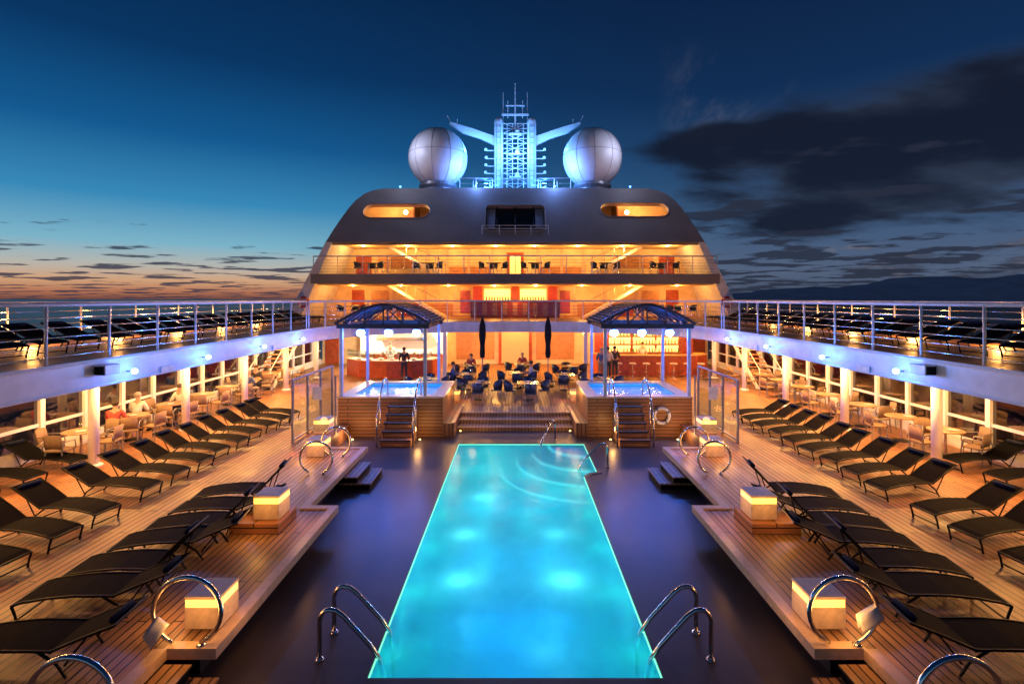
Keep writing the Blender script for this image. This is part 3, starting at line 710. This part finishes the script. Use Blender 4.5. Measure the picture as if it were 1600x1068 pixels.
for s in (-1, 1):
    panel('door', s * 11.3, s * 10.2, 36.4, 5.87, 7.4, REDW); panel('door', s * 11.6, s * 10.7, 36.4, 3.1, 4.95, REDW)
    wdo = panel('window', s * 9.8, s * 6.9, 36.4, 6.5, 7.4, TANW)
    f = M()
    for k in range(4): f.box(s * (6.9 + k * .967) - .05, s * (6.9 + k * .967) + .05, 36.3, 36.345, 6.45, 7.45)
    f.obj('frame', TRIM, wdo)
    for xp in (1.6, 3.3, 4.8, 6.2): panel('pilaster', s * (xp + .1), s * (xp - .1), 36.4, 5.87, 7.84, TRIM)
    panel('wainscot', s * 1.7, s * 3.2, 36.4, 5.88, 6.6, TANW); panel('wainscot', s * 3.4, s * 4.7, 36.4, 5.88, 6.6, TANW)
    for xp in (4.2, 6.4, 8.6): panel('pilaster', s * (xp + .12), s * (xp - .12), 36.4, 3.1, 5.19, TRIM)
    panel('window', s * 3.9, s * 3.2, 36.4, 3.3, 4.9, REDW); panel('wainscot', s * 4.4, s * 6.2, 36.4, 3.11, 4.0, TANW)
    panel('window', s * 10.2, s * 9.0, 36.4, 3.9, 4.9, TANW); panel('wainscot', s * 6.6, s * 8.4, 36.4, 3.11, 4.0, REDW)
    for zb in (3.1, 5.87):
        St = M(); h = 2.1 if zb < 4 else 1.95
        St.prism([(s * 4.7, zb), (s * 5.05, zb), (s * 8.7, zb + h), (s * 8.35, zb + h)], 'y', 34.6, 35.7)
        a = St.obj('stairs', WHITE2, SS)
        R_ = M()
        for q in range(6):
            u = q / 5; R_.tube([(s * (4.7 + 3.3 * u), 34.5, zb + .15 + (h - .3) * u), (s * (4.7 + 3.3 * u), 34.5, min(zb + h, zb + .95 + (h - .3) * u))], .02, 6)
        R_.tube([(s * 4.7, 34.5, zb + .95), (s * 6.9, 34.5, zb + h)], .025, 6); R_.obj('handrail', GRAYM, a)
panel('door_frame', -.6, .6, 36.4, 5.87, 7.6, REDW)
M().box(-.38, .38, 36.25, 36.34, 5.9, 7.4).obj('door', BAND, SS, label='glazed centre door glowing amber')
panel('alcove_panel', -2.95, -2.3, 36.4, 3.1, 5.18, REDW, d=.6); panel('alcove_panel', 2.3, 2.95, 36.4, 3.1, 5.18, REDW, d=.6)
panel('alcove_panel', -.28, .28, 36.4, 3.1, 5.18, REDW, d=.3)
for s in (-1, 1):
    sh = M().box(s * .35, s * 2.2, 36.3, 36.38, 3.95, 5.0).obj('backlit_shelf', SHELFG, SS)
    for i in range(9): M().lathe([(.05, 0), (.05, .24), (.018, .3), (.018, .38)], (s * (.5 + i * .19), 36.15, 4.15), 8).obj('bottle', random.choice([BOTA, BOTG]), sh)
    M().box(s * .35, s * 2.2, 36.05, 36.29, 4.11, 4.149).obj('shelf', REDW, sh)
bc = thing('bar_counter', 'red mahogany bar counter on the upper terrace', 'bar', (0, 33.6, 3.1))
M().box(-2.9, 2.9, -.3, .3, .001, 1.05).obj('counter_front', REDW, bc); M().box(-3.0, 3.0, -.38, .38, 1.051, 1.11).obj('counter_top', TANW, bc, bevel=.01)
for i in range(9): M().box(-2.8 + i * .66, -2.8 + i * .66 + .3, -.33, -.301, .15, .95).obj('panel', TANW, bc)
light('POINT', (0, 32.6, 4.4), 60, OR, .15, name='bar_lamp')
railing([(-12.6, 31.95), (-9, 31.72), (-5, 31.52), (0, 31.45), (5, 31.52), (9, 31.72), (12.6, 31.95)], 5.88, 'white railing along the upper balcony front', 1.6)
for s in (-1, 1):
    R = thing('life_ring', 'orange-red life ring hung on the ship wing wall', 'life ring', (s * 13.15, 31.85, 4.1), 0, 'orange life rings')
    M().tube([(.3 * cos(a), 0, .3 * sin(a)) for a in [2 * pi * k / 20 for k in range(20)]], .075, 8, True).obj('ring', RED, R, True)
    m = M()
    for a in (.8, 2.35, 3.9, 5.5): m.tube([(.3 * cos(a + e), 0, .3 * sin(a + e)) for e in (-.12, 0, .12)], .082, 8)
    m.obj('band', CHINA, R, True)
def ceil_light(x_, y_, z_, pw, col=OR, size=.3):
    D_ = M().lathe([(.08, -.03), (.1, 0)], (x_, y_, z_), 12).obj('ceiling_light', WHITEE); tag(D_, 'round warm downlight in the balcony ceiling', 'light', 'ceiling downlights')
    light('POINT', (x_, y_ - .1, z_ - .22), pw, col, .1, name='ceiling_lamp')
for xx in (-10.2, -7.2, -4.2, -1.3, 1.3, 4.2, 7.2, 10.2):
    ceil_light(xx, 34.4, 7.86, 190, (1, .46, .11)); ceil_light(xx * 1.06, 34.2, 5.19, 200, (1, .40, .07))
for xx in (-3.4, -1.1, 1.1, 3.4): ceil_light(xx, 30.2, 2.565, 240, (1, .45, .10))
for xx in (-8.8, -6.3): ceil_light(xx, 30.4, 2.565, 560, (1, .78, .46))
for xx in (5.6, 8.0, 10.4): ceil_light(xx, 29.7, 2.565, 200, (1, .42, .09))
for xx in (-5.6, 0, 5.6): ceil_light(xx, 32.9, 2.565, 120, (1, .44, .09))
for s in (-1, 1):
    R = thing('radome', 'large white spherical satellite radome on the roof', 'radome', (s * 5.5, 36.5, 11.7), 0, 'satellite radomes')
    M().ell((0, 0, 2.62), 2.08, 2.08, 2.12, 40, 24).obj('dome', RADOME, R, True)
    M().lathe([(1.25, 0), (1.2, .35), (1.35, .55), (1.3, .75)], (0, 0, 0), 28).obj('pedestal', GRAYM, R)
    m = M()
    for k in range(5):
        a = pi * k / 5 + .25
        m.tube([(2.085 * cos(p) * cos(a), 2.085 * cos(p) * sin(a), 2.62 + 2.125 * sin(p)) for p in [-1.2 + k2 * (pi + 2.4) / 40 for k2 in range(41)]], .015, 4)
    for p in (0.1, .75): m.tube([(2.085 * cos(p) * cos(a), 2.085 * cos(p) * sin(a), 2.62 + 2.125 * sin(p)) for a in [2 * pi * k / 40 for k in range(40)]], .015, 4, True)
    m.obj('seam', SEAM, R)
m = M(); m.box(-9.2, 9.2, 34.9, 42, 11.5, 11.68); m.obj('roof_deck', SHELL, SS)
MT = thing('radar_mast', 'twin-column white mast with spread wings and antennas lit blue', 'mast', (0, 38, 11.7))
for s in (-1, 1):
    M().lathe([(.33, 0), (.33, 5.6), (.29, 5.8), (.18, 5.95), (.001, 6.02)], (s * 1.22, -.15, 0), 18).obj('column', WHITE2, MT, True)
    w_ = M(); w_.prism([(s * 1.55, 4.0), (s * 1.55, 4.65), (s * 3.2, 5.22), (s * 4.75, 5.68), (s * 4.9, 5.56), (s * 3.9, 4.9), (s * 2.6, 4.5)], 'y', -.2, .2); w_.obj('wing', WHITE2, MT, bevel=.03)
    M().tube([(s * 4.3, 0, 5.3), (s * 4.3, 0, 5.95)], .03, 6).obj('antenna', WHITE2, MT); M().tube([(s * 4.75, 0, 5.6), (s * 5.05, 0, 6.2)], .03, 6).obj('antenna', WHITE2, MT)
    for zz in (.8, 1.35, 1.9, 2.45, 3.0, 3.6):
        M().tube([(s * 1.45, 0, zz), (s * 2.15, 0, zz)], .035, 6).obj('arm', WHITE2, MT); M().lathe([(.10, 0), (.12, .12), (.05, .2)], (s * (2.0 + .15 * (zz * 7 % 2)), 0, zz), 10).obj('floodlight', WHITE2, MT)
    m = M()
    for k in range(13): m.tube([(s * 1.22 - .16, -.52, .4 + k * .4), (s * 1.22 + .16, -.52, .4 + k * .4)], .015, 4)
    for e in (-.16, .16): m.tube([(s * 1.22 + e, -.52, .2), (s * 1.22 + e, -.52, 5.4)], .018, 4)
    m.obj('ladder', GRAYM, MT)
    M().tube([(s * .55, 0, 6.0), (s * .55, 0, 7.3)], .03, 6).obj('antenna', WHITE2, MT); M().tube([(s * .9, .2, 5.3), (s * .9, .2, 8.0)], .025, 6).obj('antenna', WHITE2, MT)
m = M()
for k in range(15): m.box(-.88, .88, -.05, .05, .4 + k * .37, .44 + k * .37)
for k in range(7): m.tube([(-.85, -.05, .45 + k * .74), (.85, -.05, 1.19 + k * .74)], .02, 6); m.tube([(.85, -.05, .45 + k * .74), (-.85, -.05, 1.19 + k * .74)], .02, 6)
for s in (-.6, -.2, .2, .6): m.box(s - .025, s + .025, -.1, -.06, 0, 5.6)
m.obj('lattice', WHITE2, MT)
for zz in (1.5, 3.2, 4.7): M().box(-.45, .45, -.5, -.12, zz, zz + .06).obj('platform', WHITE2, MT); M().lathe([(.16, .07), (.18, .25), (.1, .38)], (.15, -.3, zz), 10).obj('lamp_cluster', WHITE2, MT)
M().tube([(0, 0, 5.0), (0, 0, 8.6)], [.07, .03], 8).obj('antenna', WHITE2, MT)
M().box(-1.0, 1.0, -.08, .08, 6.2, 6.32).obj('radar_scanner', WHITE2, MT); M().box(-.7, .7, -.06, .06, 6.9, 6.96).obj('crossbar', WHITE2, MT)
for (a, b) in ((-3.9, -1.6), (1.6, 3.9), (-3.0, 3.0)):
    railing([(a, 36.0), (b, 36.0)] if b != 3.0 else [(a, 36.6), (b, 36.6)], 11.7, 'thin railing on the roof deck beside the mast', 1.1, nb=3, top=GRAYM)
for s in (-1, 1):
    light('POINT', (s * 1.9, 36.0, 12.3), 500, (.04, .24, 1), .2, name='mast_floodlight'); light('POINT', (s * 2.7, 34.6, 12.9), 400, (.16, .33, 1), .2, name='mast_floodlight')
    light('POINT', (s * .5, 36.6, 15.0), 300, (.10, .38, 1), .15, name='mast_floodlight'); light('POINT', (s * 3.0, 36.9, 15.2), 200, (.10, .40, 1), .15, name='mast_floodlight')
    light('POINT', (s * 8.0, 33.4, 14.6), 230, (.55, .58, .85), .3, name='added_radome_fill')  # pale fill added to lift the outer sides of the radomes
    for q in ((s * 1.9, 36.0), (s * 2.7, 35.1), (s * 7.9, 35.2)):  # outermost fixtures are added to go with the radome fill
        F = thing('floodlight', 'blue roof floodlight aimed up at the mast, outer pair added', 'light', (q[0], q[1], 11.69), 0, 'roof floodlights')
        M().tube([(0, 0, 0), (0, 0, .25)], .03, 6).obj('stand', GRAYM, F); M().ell((0, 0, .32), .07, .07, .06).obj('lamp', BLUEE, F, True)

# ---------------------------------------------------------------- pool-deck bars
gc = thing('grill_counter', 'curved dark wood buffet counter with bright open kitchen behind', 'buffet', (0, 0, 0))
cp = [(-9.6, 29.2), (-8.6, 28.2), (-7, 27.8), (-5.6, 27.9), (-4.6, 28.5), (-4.3, 29.6)]
def band_wall(P, th, z0, z1):
    Q = []
    for i, p in enumerate(P):
        a = Vector(P[max(0, i - 1)]); b = Vector(P[min(len(P) - 1, i + 1)]); tt = (b - a).normalized(); nv = Vector((-tt.y, tt.x)); Q.append((p[0] + nv.x * th, p[1] + nv.y * th))
    return M().prism(P + Q[::-1], 'z', z0, z1)
band_wall(cp, .35, .001, .9).obj('counter_front', REDW, gc); band_wall([(a, b - .06) for a, b in cp], .6, .901, .95).obj('counter_top', STONE, gc)
band_wall([(a, b + .1) for a, b in cp], .02, 1.1, 1.45).obj('sneeze_guard', CGLASS, gc)
M().box(-9.8, -4.3, 32.4, 32.6, .001, 2.56).obj('back_wall', WHITE2, gc); M().box(-9.6, -4.5, 31.8, 32.38, .001, .9).obj('back_counter', STEEL, gc)
M().prism([(31.3, 1.75), (31.3, 1.95), (32.38, 2.45), (32.38, 1.75)], 'x', -8.5, -5.6).obj('extractor_hood', STEEL, gc)
for i in range(10): M().lathe([(.06, 0), (.12, .06), (.12, .1)], (-9.3 + i * .5, 32.05, .901), 12).obj('pan', CHINA if i % 2 else STEEL, gc)
for i in range(7): M().lathe([(.05, 0), (.16, .05), (.17, .09)], (-8.6 + i * .6, 28.25, .951), 12).obj('serving_dish', CHINA, gc)
rb = thing('bar_counter', 'mahogany bar counter with lit bottle shelves behind', 'bar', (0, 0, 0))
cp = [(4.6, 30.4), (4.8, 29.4), (5.6, 28.9), (8, 28.8), (10.3, 28.9), (11, 29.4), (11.1, 30.3)]
band_wall(cp, .35, .001, 1.08).obj('counter_front', REDW, rb); band_wall([(a, b - .1) for a, b in cp], .65, 1.081, 1.14).obj('counter_top', TANW, rb)
M().box(5.0, 11.2, 32.2, 32.4, .001, 2.56).obj('back_wall', REDW, rb)
for k in range(3): M().box(5.8, 10.4, 31.9, 32.149, .95 + k * .5, .98 + k * .5).obj('shelf', TANW, rb)
for k in range(3):
    for q in range(3): M().box(5.9 + q * 1.5, 7.25 + q * 1.5, 32.15, 32.198, 1.0 + k * .5, 1.4 + k * .5).obj('backlight', SHELFG, rb)
    for i in range(22): M().lathe([(.04, 0), (.04, .2), (.014, .26), (.014, .32)], (6.0 + i * .2, 32.02, .98 + k * .5 + .001), 8).obj('bottle', random.choice([BOTA, BOTG, BOTA, CHINA]), rb)
M().box(-1.1, 1.1, 33.7, 33.95, .001, 2.3).obj('lobby_door', REDW, SS); M().box(-.9, .9, 33.62, 33.69, .1, 2.15).obj('door_glass', mat('lit_lobby', (.3, .15, .06), .3, emit=(1, .5, .15), es=.5), SS)
for s in (-1, 1):
    panel('window', s * 1.4, s * 3.9, 34.0, .3, 2.3, TANW)
    panel('door', s * 12.6, s * 11.7, 34.0, .01, 2.1, REDW)
    M().box(s * 3.7, s * 3.9, 27.6, 27.8, .001, 2.568).obj('column', WHITE2, SS)
BS = thing('bar_stool', 'round bar stool with steel foot at the bar', 'stool', group='bar stools at the counter')
M().lathe([(.19, .72), (.2, .75), (.19, .79), (.001, .8)], (0, 0, 0), 16).obj('seat', STONE, BS, True); M().lathe([(.025, .02), (.025, .72)], (0, 0, 0), 10).obj('stem', STEEL, BS); M().lathe([(.2, .001), (.2, .02), (.03, .04)], (0, 0, 0), 16).obj('base', STEEL, BS)
M().tube([(.14 * cos(a), .14 * sin(a), .3) for a in [2 * pi * k / 16 for k in range(16)]], .012, 6, True).obj('footrest', STEEL, BS)
BS.location = (5.7, 28.2, 0)
for i in range(1, 7): dup(BS, (5.7 + i * .75, 28.1, 0))

# ---------------------------------------------------------------- dining furniture
def chair(seatm, framem, lab, group, slim=False):
    Cc = thing('chair', lab, 'chair', group=group)
    M().box(-.23, .23, -.22, .22, .41, .46).obj('seat', seatm, Cc, bevel=.02)
    if slim:
        m = M(); n = 7
        for zz, yy in ((.50, .225), (.66, .25), (.86, .29)):
            for k in range(n): q = -1 + 2 * k / (n - 1); m.v.append((q * .22, yy - .04 * q * q, zz - .03 * q * q))
        for j in range(2):
            for k in range(n - 1): a = j * n + k; m.f.append((a, a + 1, a + n + 1, a + n))
        o = m.obj('backrest', seatm, Cc, True); sm = o.modifiers.new('s', 'SOLIDIFY'); sm.thickness = .02
        for e in (-1, 1): M().tube([(e * .24, .24, .46), (e * .25, .2, .66), (e * .25, -.16, .65), (e * .24, -.2, .44)], .016, 6).obj('armrest', framem, Cc, True)
    else:
        m = M(); n = 9
        for zz, rr in ((.47, .0), (.66, .03), (.84, .06)):
            for k in range(n):
                a = radians(-20 + 220 * k / (n - 1)); hz = zz - (.14 if k in (0, n - 1) else .05 if k in (1, n - 2) else 0) * (zz - .47) / .37
                m.v.append(((.25 + rr * .4) * cos(a), (.25 + rr) * sin(a) * 1.0 - .02, hz))
        for j in range(2):
            for k in range(n - 1): a = j * n + k; m.f.append((a, a + 1, a + n + 1, a + n))
        o = m.obj('backrest', seatm, Cc, True); sm = o.modifiers.new('s', 'SOLIDIFY'); sm.thickness = .025
    for a in (-1, 1):
        for b in (-1, 1): M().tube([(a * .2, b * .19, .41), (a * .23, b * .22, .001)], [.018, .013], 6).obj('leg', framem, Cc)
    return Cc
def table(topm, lab, group, r=.4, sq=False):
    T = thing('table', lab, 'table', group=group)
    if sq: M().box(-r, r, -r, r, .715, .745).obj('table_top', topm, T, bevel=.012)
    else: M().lathe([(r - .02, .71), (r, .72), (r, .74), (r - .02, .75)], (0, 0, 0), 24).obj('table_top', topm, T)
    M().lathe([(.035, .03), (.03, .71)], (0, 0, 0), 10).obj('stem', STEEL, T); M().lathe([(.24, .001), (.23, .02), (.04, .05)], (0, 0, 0), 18).obj('base', BLACKF, T)
    return T
CN = chair(NAVY, STEEL, 'navy shell armchair at a terrace dining table', 'navy dining chairs on the terrace')
CW = chair(WICKER, GRAYM, 'brown wicker armchair at a side deck table', 'wicker chairs along the windows', True)
TN = table(DTOP, 'square dark dining table laid with plates', 'terrace dining tables', .46, True)
TW = table(TTOP, 'round wooden table beside the side windows', 'round tables along the windows', .42)
PLT = thing('plate', 'white plate on a dining table', 'plate', group='plates on tables'); M().lathe([(.06, 0), (.13, .02), (.13, .025), (.05, .008), (.001, .008)], (0, 0, 0), 16).obj('dish', CHINA, PLT, True)
GLS = thing('wine_glass', 'clear wine glass on a dining table', 'glass', group='glasses on tables'); M().lathe([(.03, 0), (.004, .01), (.004, .08), (.035, .12), (.03, .19)], (0, 0, 0), 10).obj('bowl', CGLASS, GLS, True)
used = set()
def put(T, loc, rot=0):
    if T.name in used: return dup(T, loc, rot)
    used.add(T.name); T.location = loc; T.rotation_euler = (0, 0, rot); return T
for (tx, ty) in ((-1.55, 21.9), (.55, 21.8), (-2.3, 24.3), (.1, 24.7), (2.35, 24.2), (-3.9, 22.9), (3.9, 22.9), (-2.4, 27.3), (.4, 28.0), (2.9, 27.2)):
    a0 = random.uniform(-.2, .2); put(TN, (tx, ty, 0), a0)
    for k in range(4):
        if k == 0 and random.random() < .3: continue
        a = a0 + k * pi / 2 + random.uniform(-.12, .12); d = .72 + random.uniform(-.04, .08)
        put(CN, (tx + d * sin(a), ty + d * cos(a), 0), -a)
    for k in (0, 2):
        a = a0 + k * pi / 2; put(PLT, (tx + .25 * sin(a), ty + .25 * cos(a), .748), 0); put(GLS, (tx + .22 * sin(a + .8), ty + .22 * cos(a + .8), .748), 0)
for s in (-1, 1):
    for i in range(8):
        ty = 13.9 + i * 1.75 + random.uniform(-.1, .1); tx = s * 11.75; put(TW, (tx, ty, 0))
        put(PLT, (tx + .1, ty - .15, .753)); put(GLS, (tx - .12, ty + .1, .753))
        for k, a in enumerate((pi / 2, -pi / 2, pi - .3, .2)):
            if k == 3 and i % 2: continue
            if (k == 0 and s > 0 or k == 1 and s < 0) and i % 3 == 1: continue
            a += random.uniform(-.25, .25); put(CW, (tx + .68 * sin(a), ty + .68 * cos(a), 0), -a)
for (tx, zz) in ((-5.6, 5.865), (-1.4, 5.865), (5.8, 5.865), (9.6, 5.865), (-9.4, 5.865), (-10.5, 3.1), (-8.2, 3.1), (8.6, 3.1), (10.7, 3.1), (1.3, 5.865)):
    ty = 32.9; put(TN, (tx, ty, zz))
    for a in (pi / 2, -pi / 2, 0): put(CN, (tx + .7 * sin(a), ty + .7 * cos(a), zz), -a)
for s in (-1, 1):
    U = thing('closed_umbrella', 'tall closed black parasol on a heavy base', 'parasol', (s * 1.62, 25.3, 0), 0, 'closed parasols')
    M().lathe([(.03, .05), (.03, 3.4)], (0, 0, 0), 10).obj('pole', GRAYM, U); M().lathe([(.3, .001), (.3, .05), (.06, .09)], (0, 0, 0), 18).obj('base', BLACKF, U)
    m = M(); nk = 16; prf = [(.09, 1.4), (.12, 1.6), (.10, 2.0), (.155, 2.5), (.13, 3.0), (.06, 3.3), (.012, 3.45)]
    for r, zz in prf:
        for k in range(nk): rr = r * (1 + (.22 if k % 2 else -.12)); a = 2 * pi * k / nk; m.v.append((rr * cos(a), rr * sin(a), zz))
    for i in range(len(prf) - 1):
        for k in range(nk): m.f.append((i * nk + k, i * nk + (k + 1) % nk, (i + 1) * nk + (k + 1) % nk, (i + 1) * nk + k))
    m.obj('canopy', CANVAS, U, True)

# ---------------------------------------------------------------- people
def skin_mesh(V, E, R, root=0, lv=1):
    me = bpy.data.meshes.new('tmp'); me.from_pydata(V, E, []); ob = bpy.data.objects.new('tmp', me); COL.objects.link(ob)
    md = ob.modifiers.new('s', 'SKIN'); md.use_smooth_shade = True
    sv = me.skin_vertices[0].data
    for i, r in enumerate(R): sv[i].radius = (r, r) if not isinstance(r, tuple) else r; sv[i].use_root = (i == root)
    ss = ob.modifiers.new('u', 'SUBSURF'); ss.levels = lv; ss.render_levels = lv
    dg = bpy.context.evaluated_depsgraph_get(); dg.update()
    out = bpy.data.meshes.new_from_object(ob.evaluated_get(dg)); bpy.data.objects.remove(ob)
    return out
def mesh_to_M(me):
    m = M(); m.v = [tuple(v.co) for v in me.vertices]; m.f = [tuple(p.vertices) for p in me.polygons]; return m
def person(loc, rot, seated, label, shirt, trous, hair=HAIR, lean=0.0):
    P = thing('person', label, 'person', loc, rot)
    if seated:
        J = dict(pel=(0, 0, .54), sp=(0, .0, .72), ch=(0, .01 + lean, .92), nk=(0, .02 + lean, 1.06), jw=(0, .04 + lean, 1.15), hd=(0, .03 + lean, 1.23))
        def sd(s): return dict(sh=(s * .17, .01 + lean, .99), el=(s * .25, .10 + lean, .74), wr=(s * .13, .36, .79), hp=(s * .1, .04, .52), kn=(s * .13, .44, .50), an=(s * .12, .43, .09), to=(s * .12, .58, .035)), (s * -.1, 1, -.05)
    else:
        J = dict(pel=(0, 0, .96), sp=(0, 0, 1.12), ch=(0, lean * .6, 1.33), nk=(0, lean, 1.47), jw=(0, .02 + lean, 1.56), hd=(0, .01 + lean, 1.635))
        def sd(s): return dict(sh=(s * .18, lean * .8, 1.41), el=(s * .25, -.03, 1.12), wr=(s * .21, .17, .98), hp=(s * .09, 0, .90), kn=(s * .11, .02 + .04 * s, .49), an=(s * .12, -.02 + .05 * s, .08), to=(s * .14, .13 + .05 * s, .035)), (s * -.1, 1, -.2)
    V = [J['pel'], J['sp'], J['ch'], J['nk'], J['jw'], J['hd']]; R = [.13, .115, .135, .058, .072, .092]; E = [(0, 1), (1, 2), (2, 3), (3, 4), (4, 5)]
    fing = M()
    sV = [J['pel'], J['sp'], J['ch']]; sR = [.145, .13, .15]; sE = [(0, 1), (1, 2)]; tV = [J['pel']]; tR = [.148]; tE = []
    for s in (-1, 1):
        d, hd = sd(s); hv = Vector(hd).normalized(); wr = Vector(d['wr']); pm = wr + hv * .07
        b = len(V); V += [d['sh'], d['el'], tuple(wr), tuple(pm), d['hp'], d['kn'], d['an'], d['to']]; R += [.062, .045, .028, (.036, .02), .085, .055, .038, .035]
        E += [(2, b), (b, b + 1), (b + 1, b + 2), (b + 2, b + 3), (0, b + 4), (b + 4, b + 5), (b + 5, b + 6), (b + 6, b + 7)]
        side = hv.cross(Vector((0, 0, 1))).normalized()
        for k, ln in enumerate((.07, .08, .075, .06)):
            o = pm + side * (-.028 + k * .018) + hv * .005; fing.tube([tuple(o), tuple(o + hv * ln * .55 + Vector((0, 0, .002))), tuple(o + hv * ln - Vector((0, 0, .02)))], [.009, .0085, .006], 6)
        o = wr + hv * .03 + side * (-.03 * s); fing.tube([tuple(o), tuple(o + hv * .035 - side * s * .02), tuple(o + hv * .06 - side * s * .025)], [.011, .01, .007], 6)
        b = len(sV); mid = Vector(d['el']).lerp(wr, .15); sV += [d['sh'], d['el'], tuple(mid)]; sR += [.075, .06, .055]; sE += [(2, b), (b, b + 1), (b + 1, b + 2)]
        b = len(tV); tV += [d['hp'], d['kn'], tuple(Vector(d['kn']).lerp(Vector(d['an']), .9))]; tR += [.098, .072, .06]; tE += [(0, b), (b, b + 1), (b + 1, b + 2)]
        sh = M(); an = Vector(d['an']); to = Vector(d['to']); sh.tube([(an.x, an.y - .05, .035), (an.x, an.y + .03, .05), (to.x, to.y - .01, .04), (to.x, to.y + .04, .03)], [.04, .048, .042, .022], 8); sh.obj('shoe', BLACKF, P, True)
    body = mesh_to_M(skin_mesh(V, E, R)); h = Vector(J['hd'])
    b = len(body.v); body.v += fing.v; body.f += [tuple(i + b for i in f) for f in fing.f]
    body.ell((h.x, h.y + .085, h.z - .03), .014, .025, .022, 8, 6)
    body.ell((h.x - .085, h.y + .005, h.z - .02), .012, .022, .03, 8, 6); body.ell((h.x + .085, h.y + .005, h.z - .02), .012, .022, .03, 8, 6)
    body.ell((h.x, h.y + .078, h.z - .075), .022, .01, .007, 8, 6)
    body.obj('body', SKIN, P, True)
    for s in (-1, 1): M().ell((h.x + s * .032, h.y + .082, h.z - .002), .011, .008, .008, 8, 6).obj('eye', EYE, P, True)
    hr = M(); hr.ell((h.x, h.y - .02, h.z + .02), .098, .1, .095, 14, 8); hr.obj('hair', hair, P, True)
    mesh_to_M(skin_mesh(sV, sE, sR)).obj('shirt', shirt, P, True); mesh_to_M(skin_mesh(tV, tE, tR)).obj('trousers', trous, P, True)
    return P
WSH = mat('white_shirt', (.6, .6, .58), .8); BSH = mat('blue_shirt', (.08, .13, .25), .8); RSH = mat('red_shirt', (.4, .06, .05), .8); DSH = mat('dark_shirt', (.03, .03, .035), .8); KH = mat('khaki_trousers', (.3, .24, .16), .8); DTR = mat('dark_trousers', (.03, .035, .05), .8)
ppl = [((-12.05, 16.3, 0), pi * .05, 1, 'person in a white shirt seated at a side table', WSH, KH, HAIRG),
 ((-11.75, 15.0, 0), .2, 1, 'person in a red top seated at a side table', RSH, KH, HAIR),
 ((-11.75, 18.0, 0), pi, 1, 'person in a white shirt seated facing a companion', WSH, DTR, HAIR),
 ((-11.7, 23.2, 0), pi, 1, 'person in a dark shirt seated at a side table', DSH, DTR, HAIR),
 ((-11.3, 21.6, 0), -.3, 1, 'person in a blue shirt seated at a side table', BSH, KH, HAIRG),
 ((-2.4, 28.0, 0), pi, 1, 'person in a red top seated at a dining table', RSH, DTR, HAIR),
 ((.4, 28.7, 0), pi, 1, 'person in a red shirt dining on the terrace', RSH, DTR, HAIRG),
 ((-3.0, 24.3, 0), -pi / 2, 1, 'person in a blue shirt seated sideways at a table', BSH, DTR, HAIR),
 ((.82, 24.7, 0), pi / 2, 1, 'person in a white shirt seated at a dining table', WSH, DTR, HAIR),
 ((4.55, 27.0, 0), -.5, 0, 'person in a blue shirt standing near the bar', BSH, KH, HAIRG),
 ((5.0, 27.5, 0), .3, 0, 'person in a white shirt standing at the bar', WSH, DTR, HAIR),
 ((5.45, 28.0, 0), .1, 0, 'person in a dark shirt leaning toward the bar', DSH, DTR, HAIR),
 ((-5.9, 27.2, 0), .2, 0, 'person in dark clothes standing at the buffet counter', DSH, DTR, HAIR),
 ((7.6, 30.6, 0), pi, 0, 'bartender in a white shirt behind the bar', WSH, DTR, HAIR),
 ((-7.4, 30.4, 0), pi, 0, 'cook in white behind the buffet counter', WSH, WSH, HAIR)]
for p in ppl: person(p[0], p[1], p[2], p[3], p[4], p[5], p[6], .04)
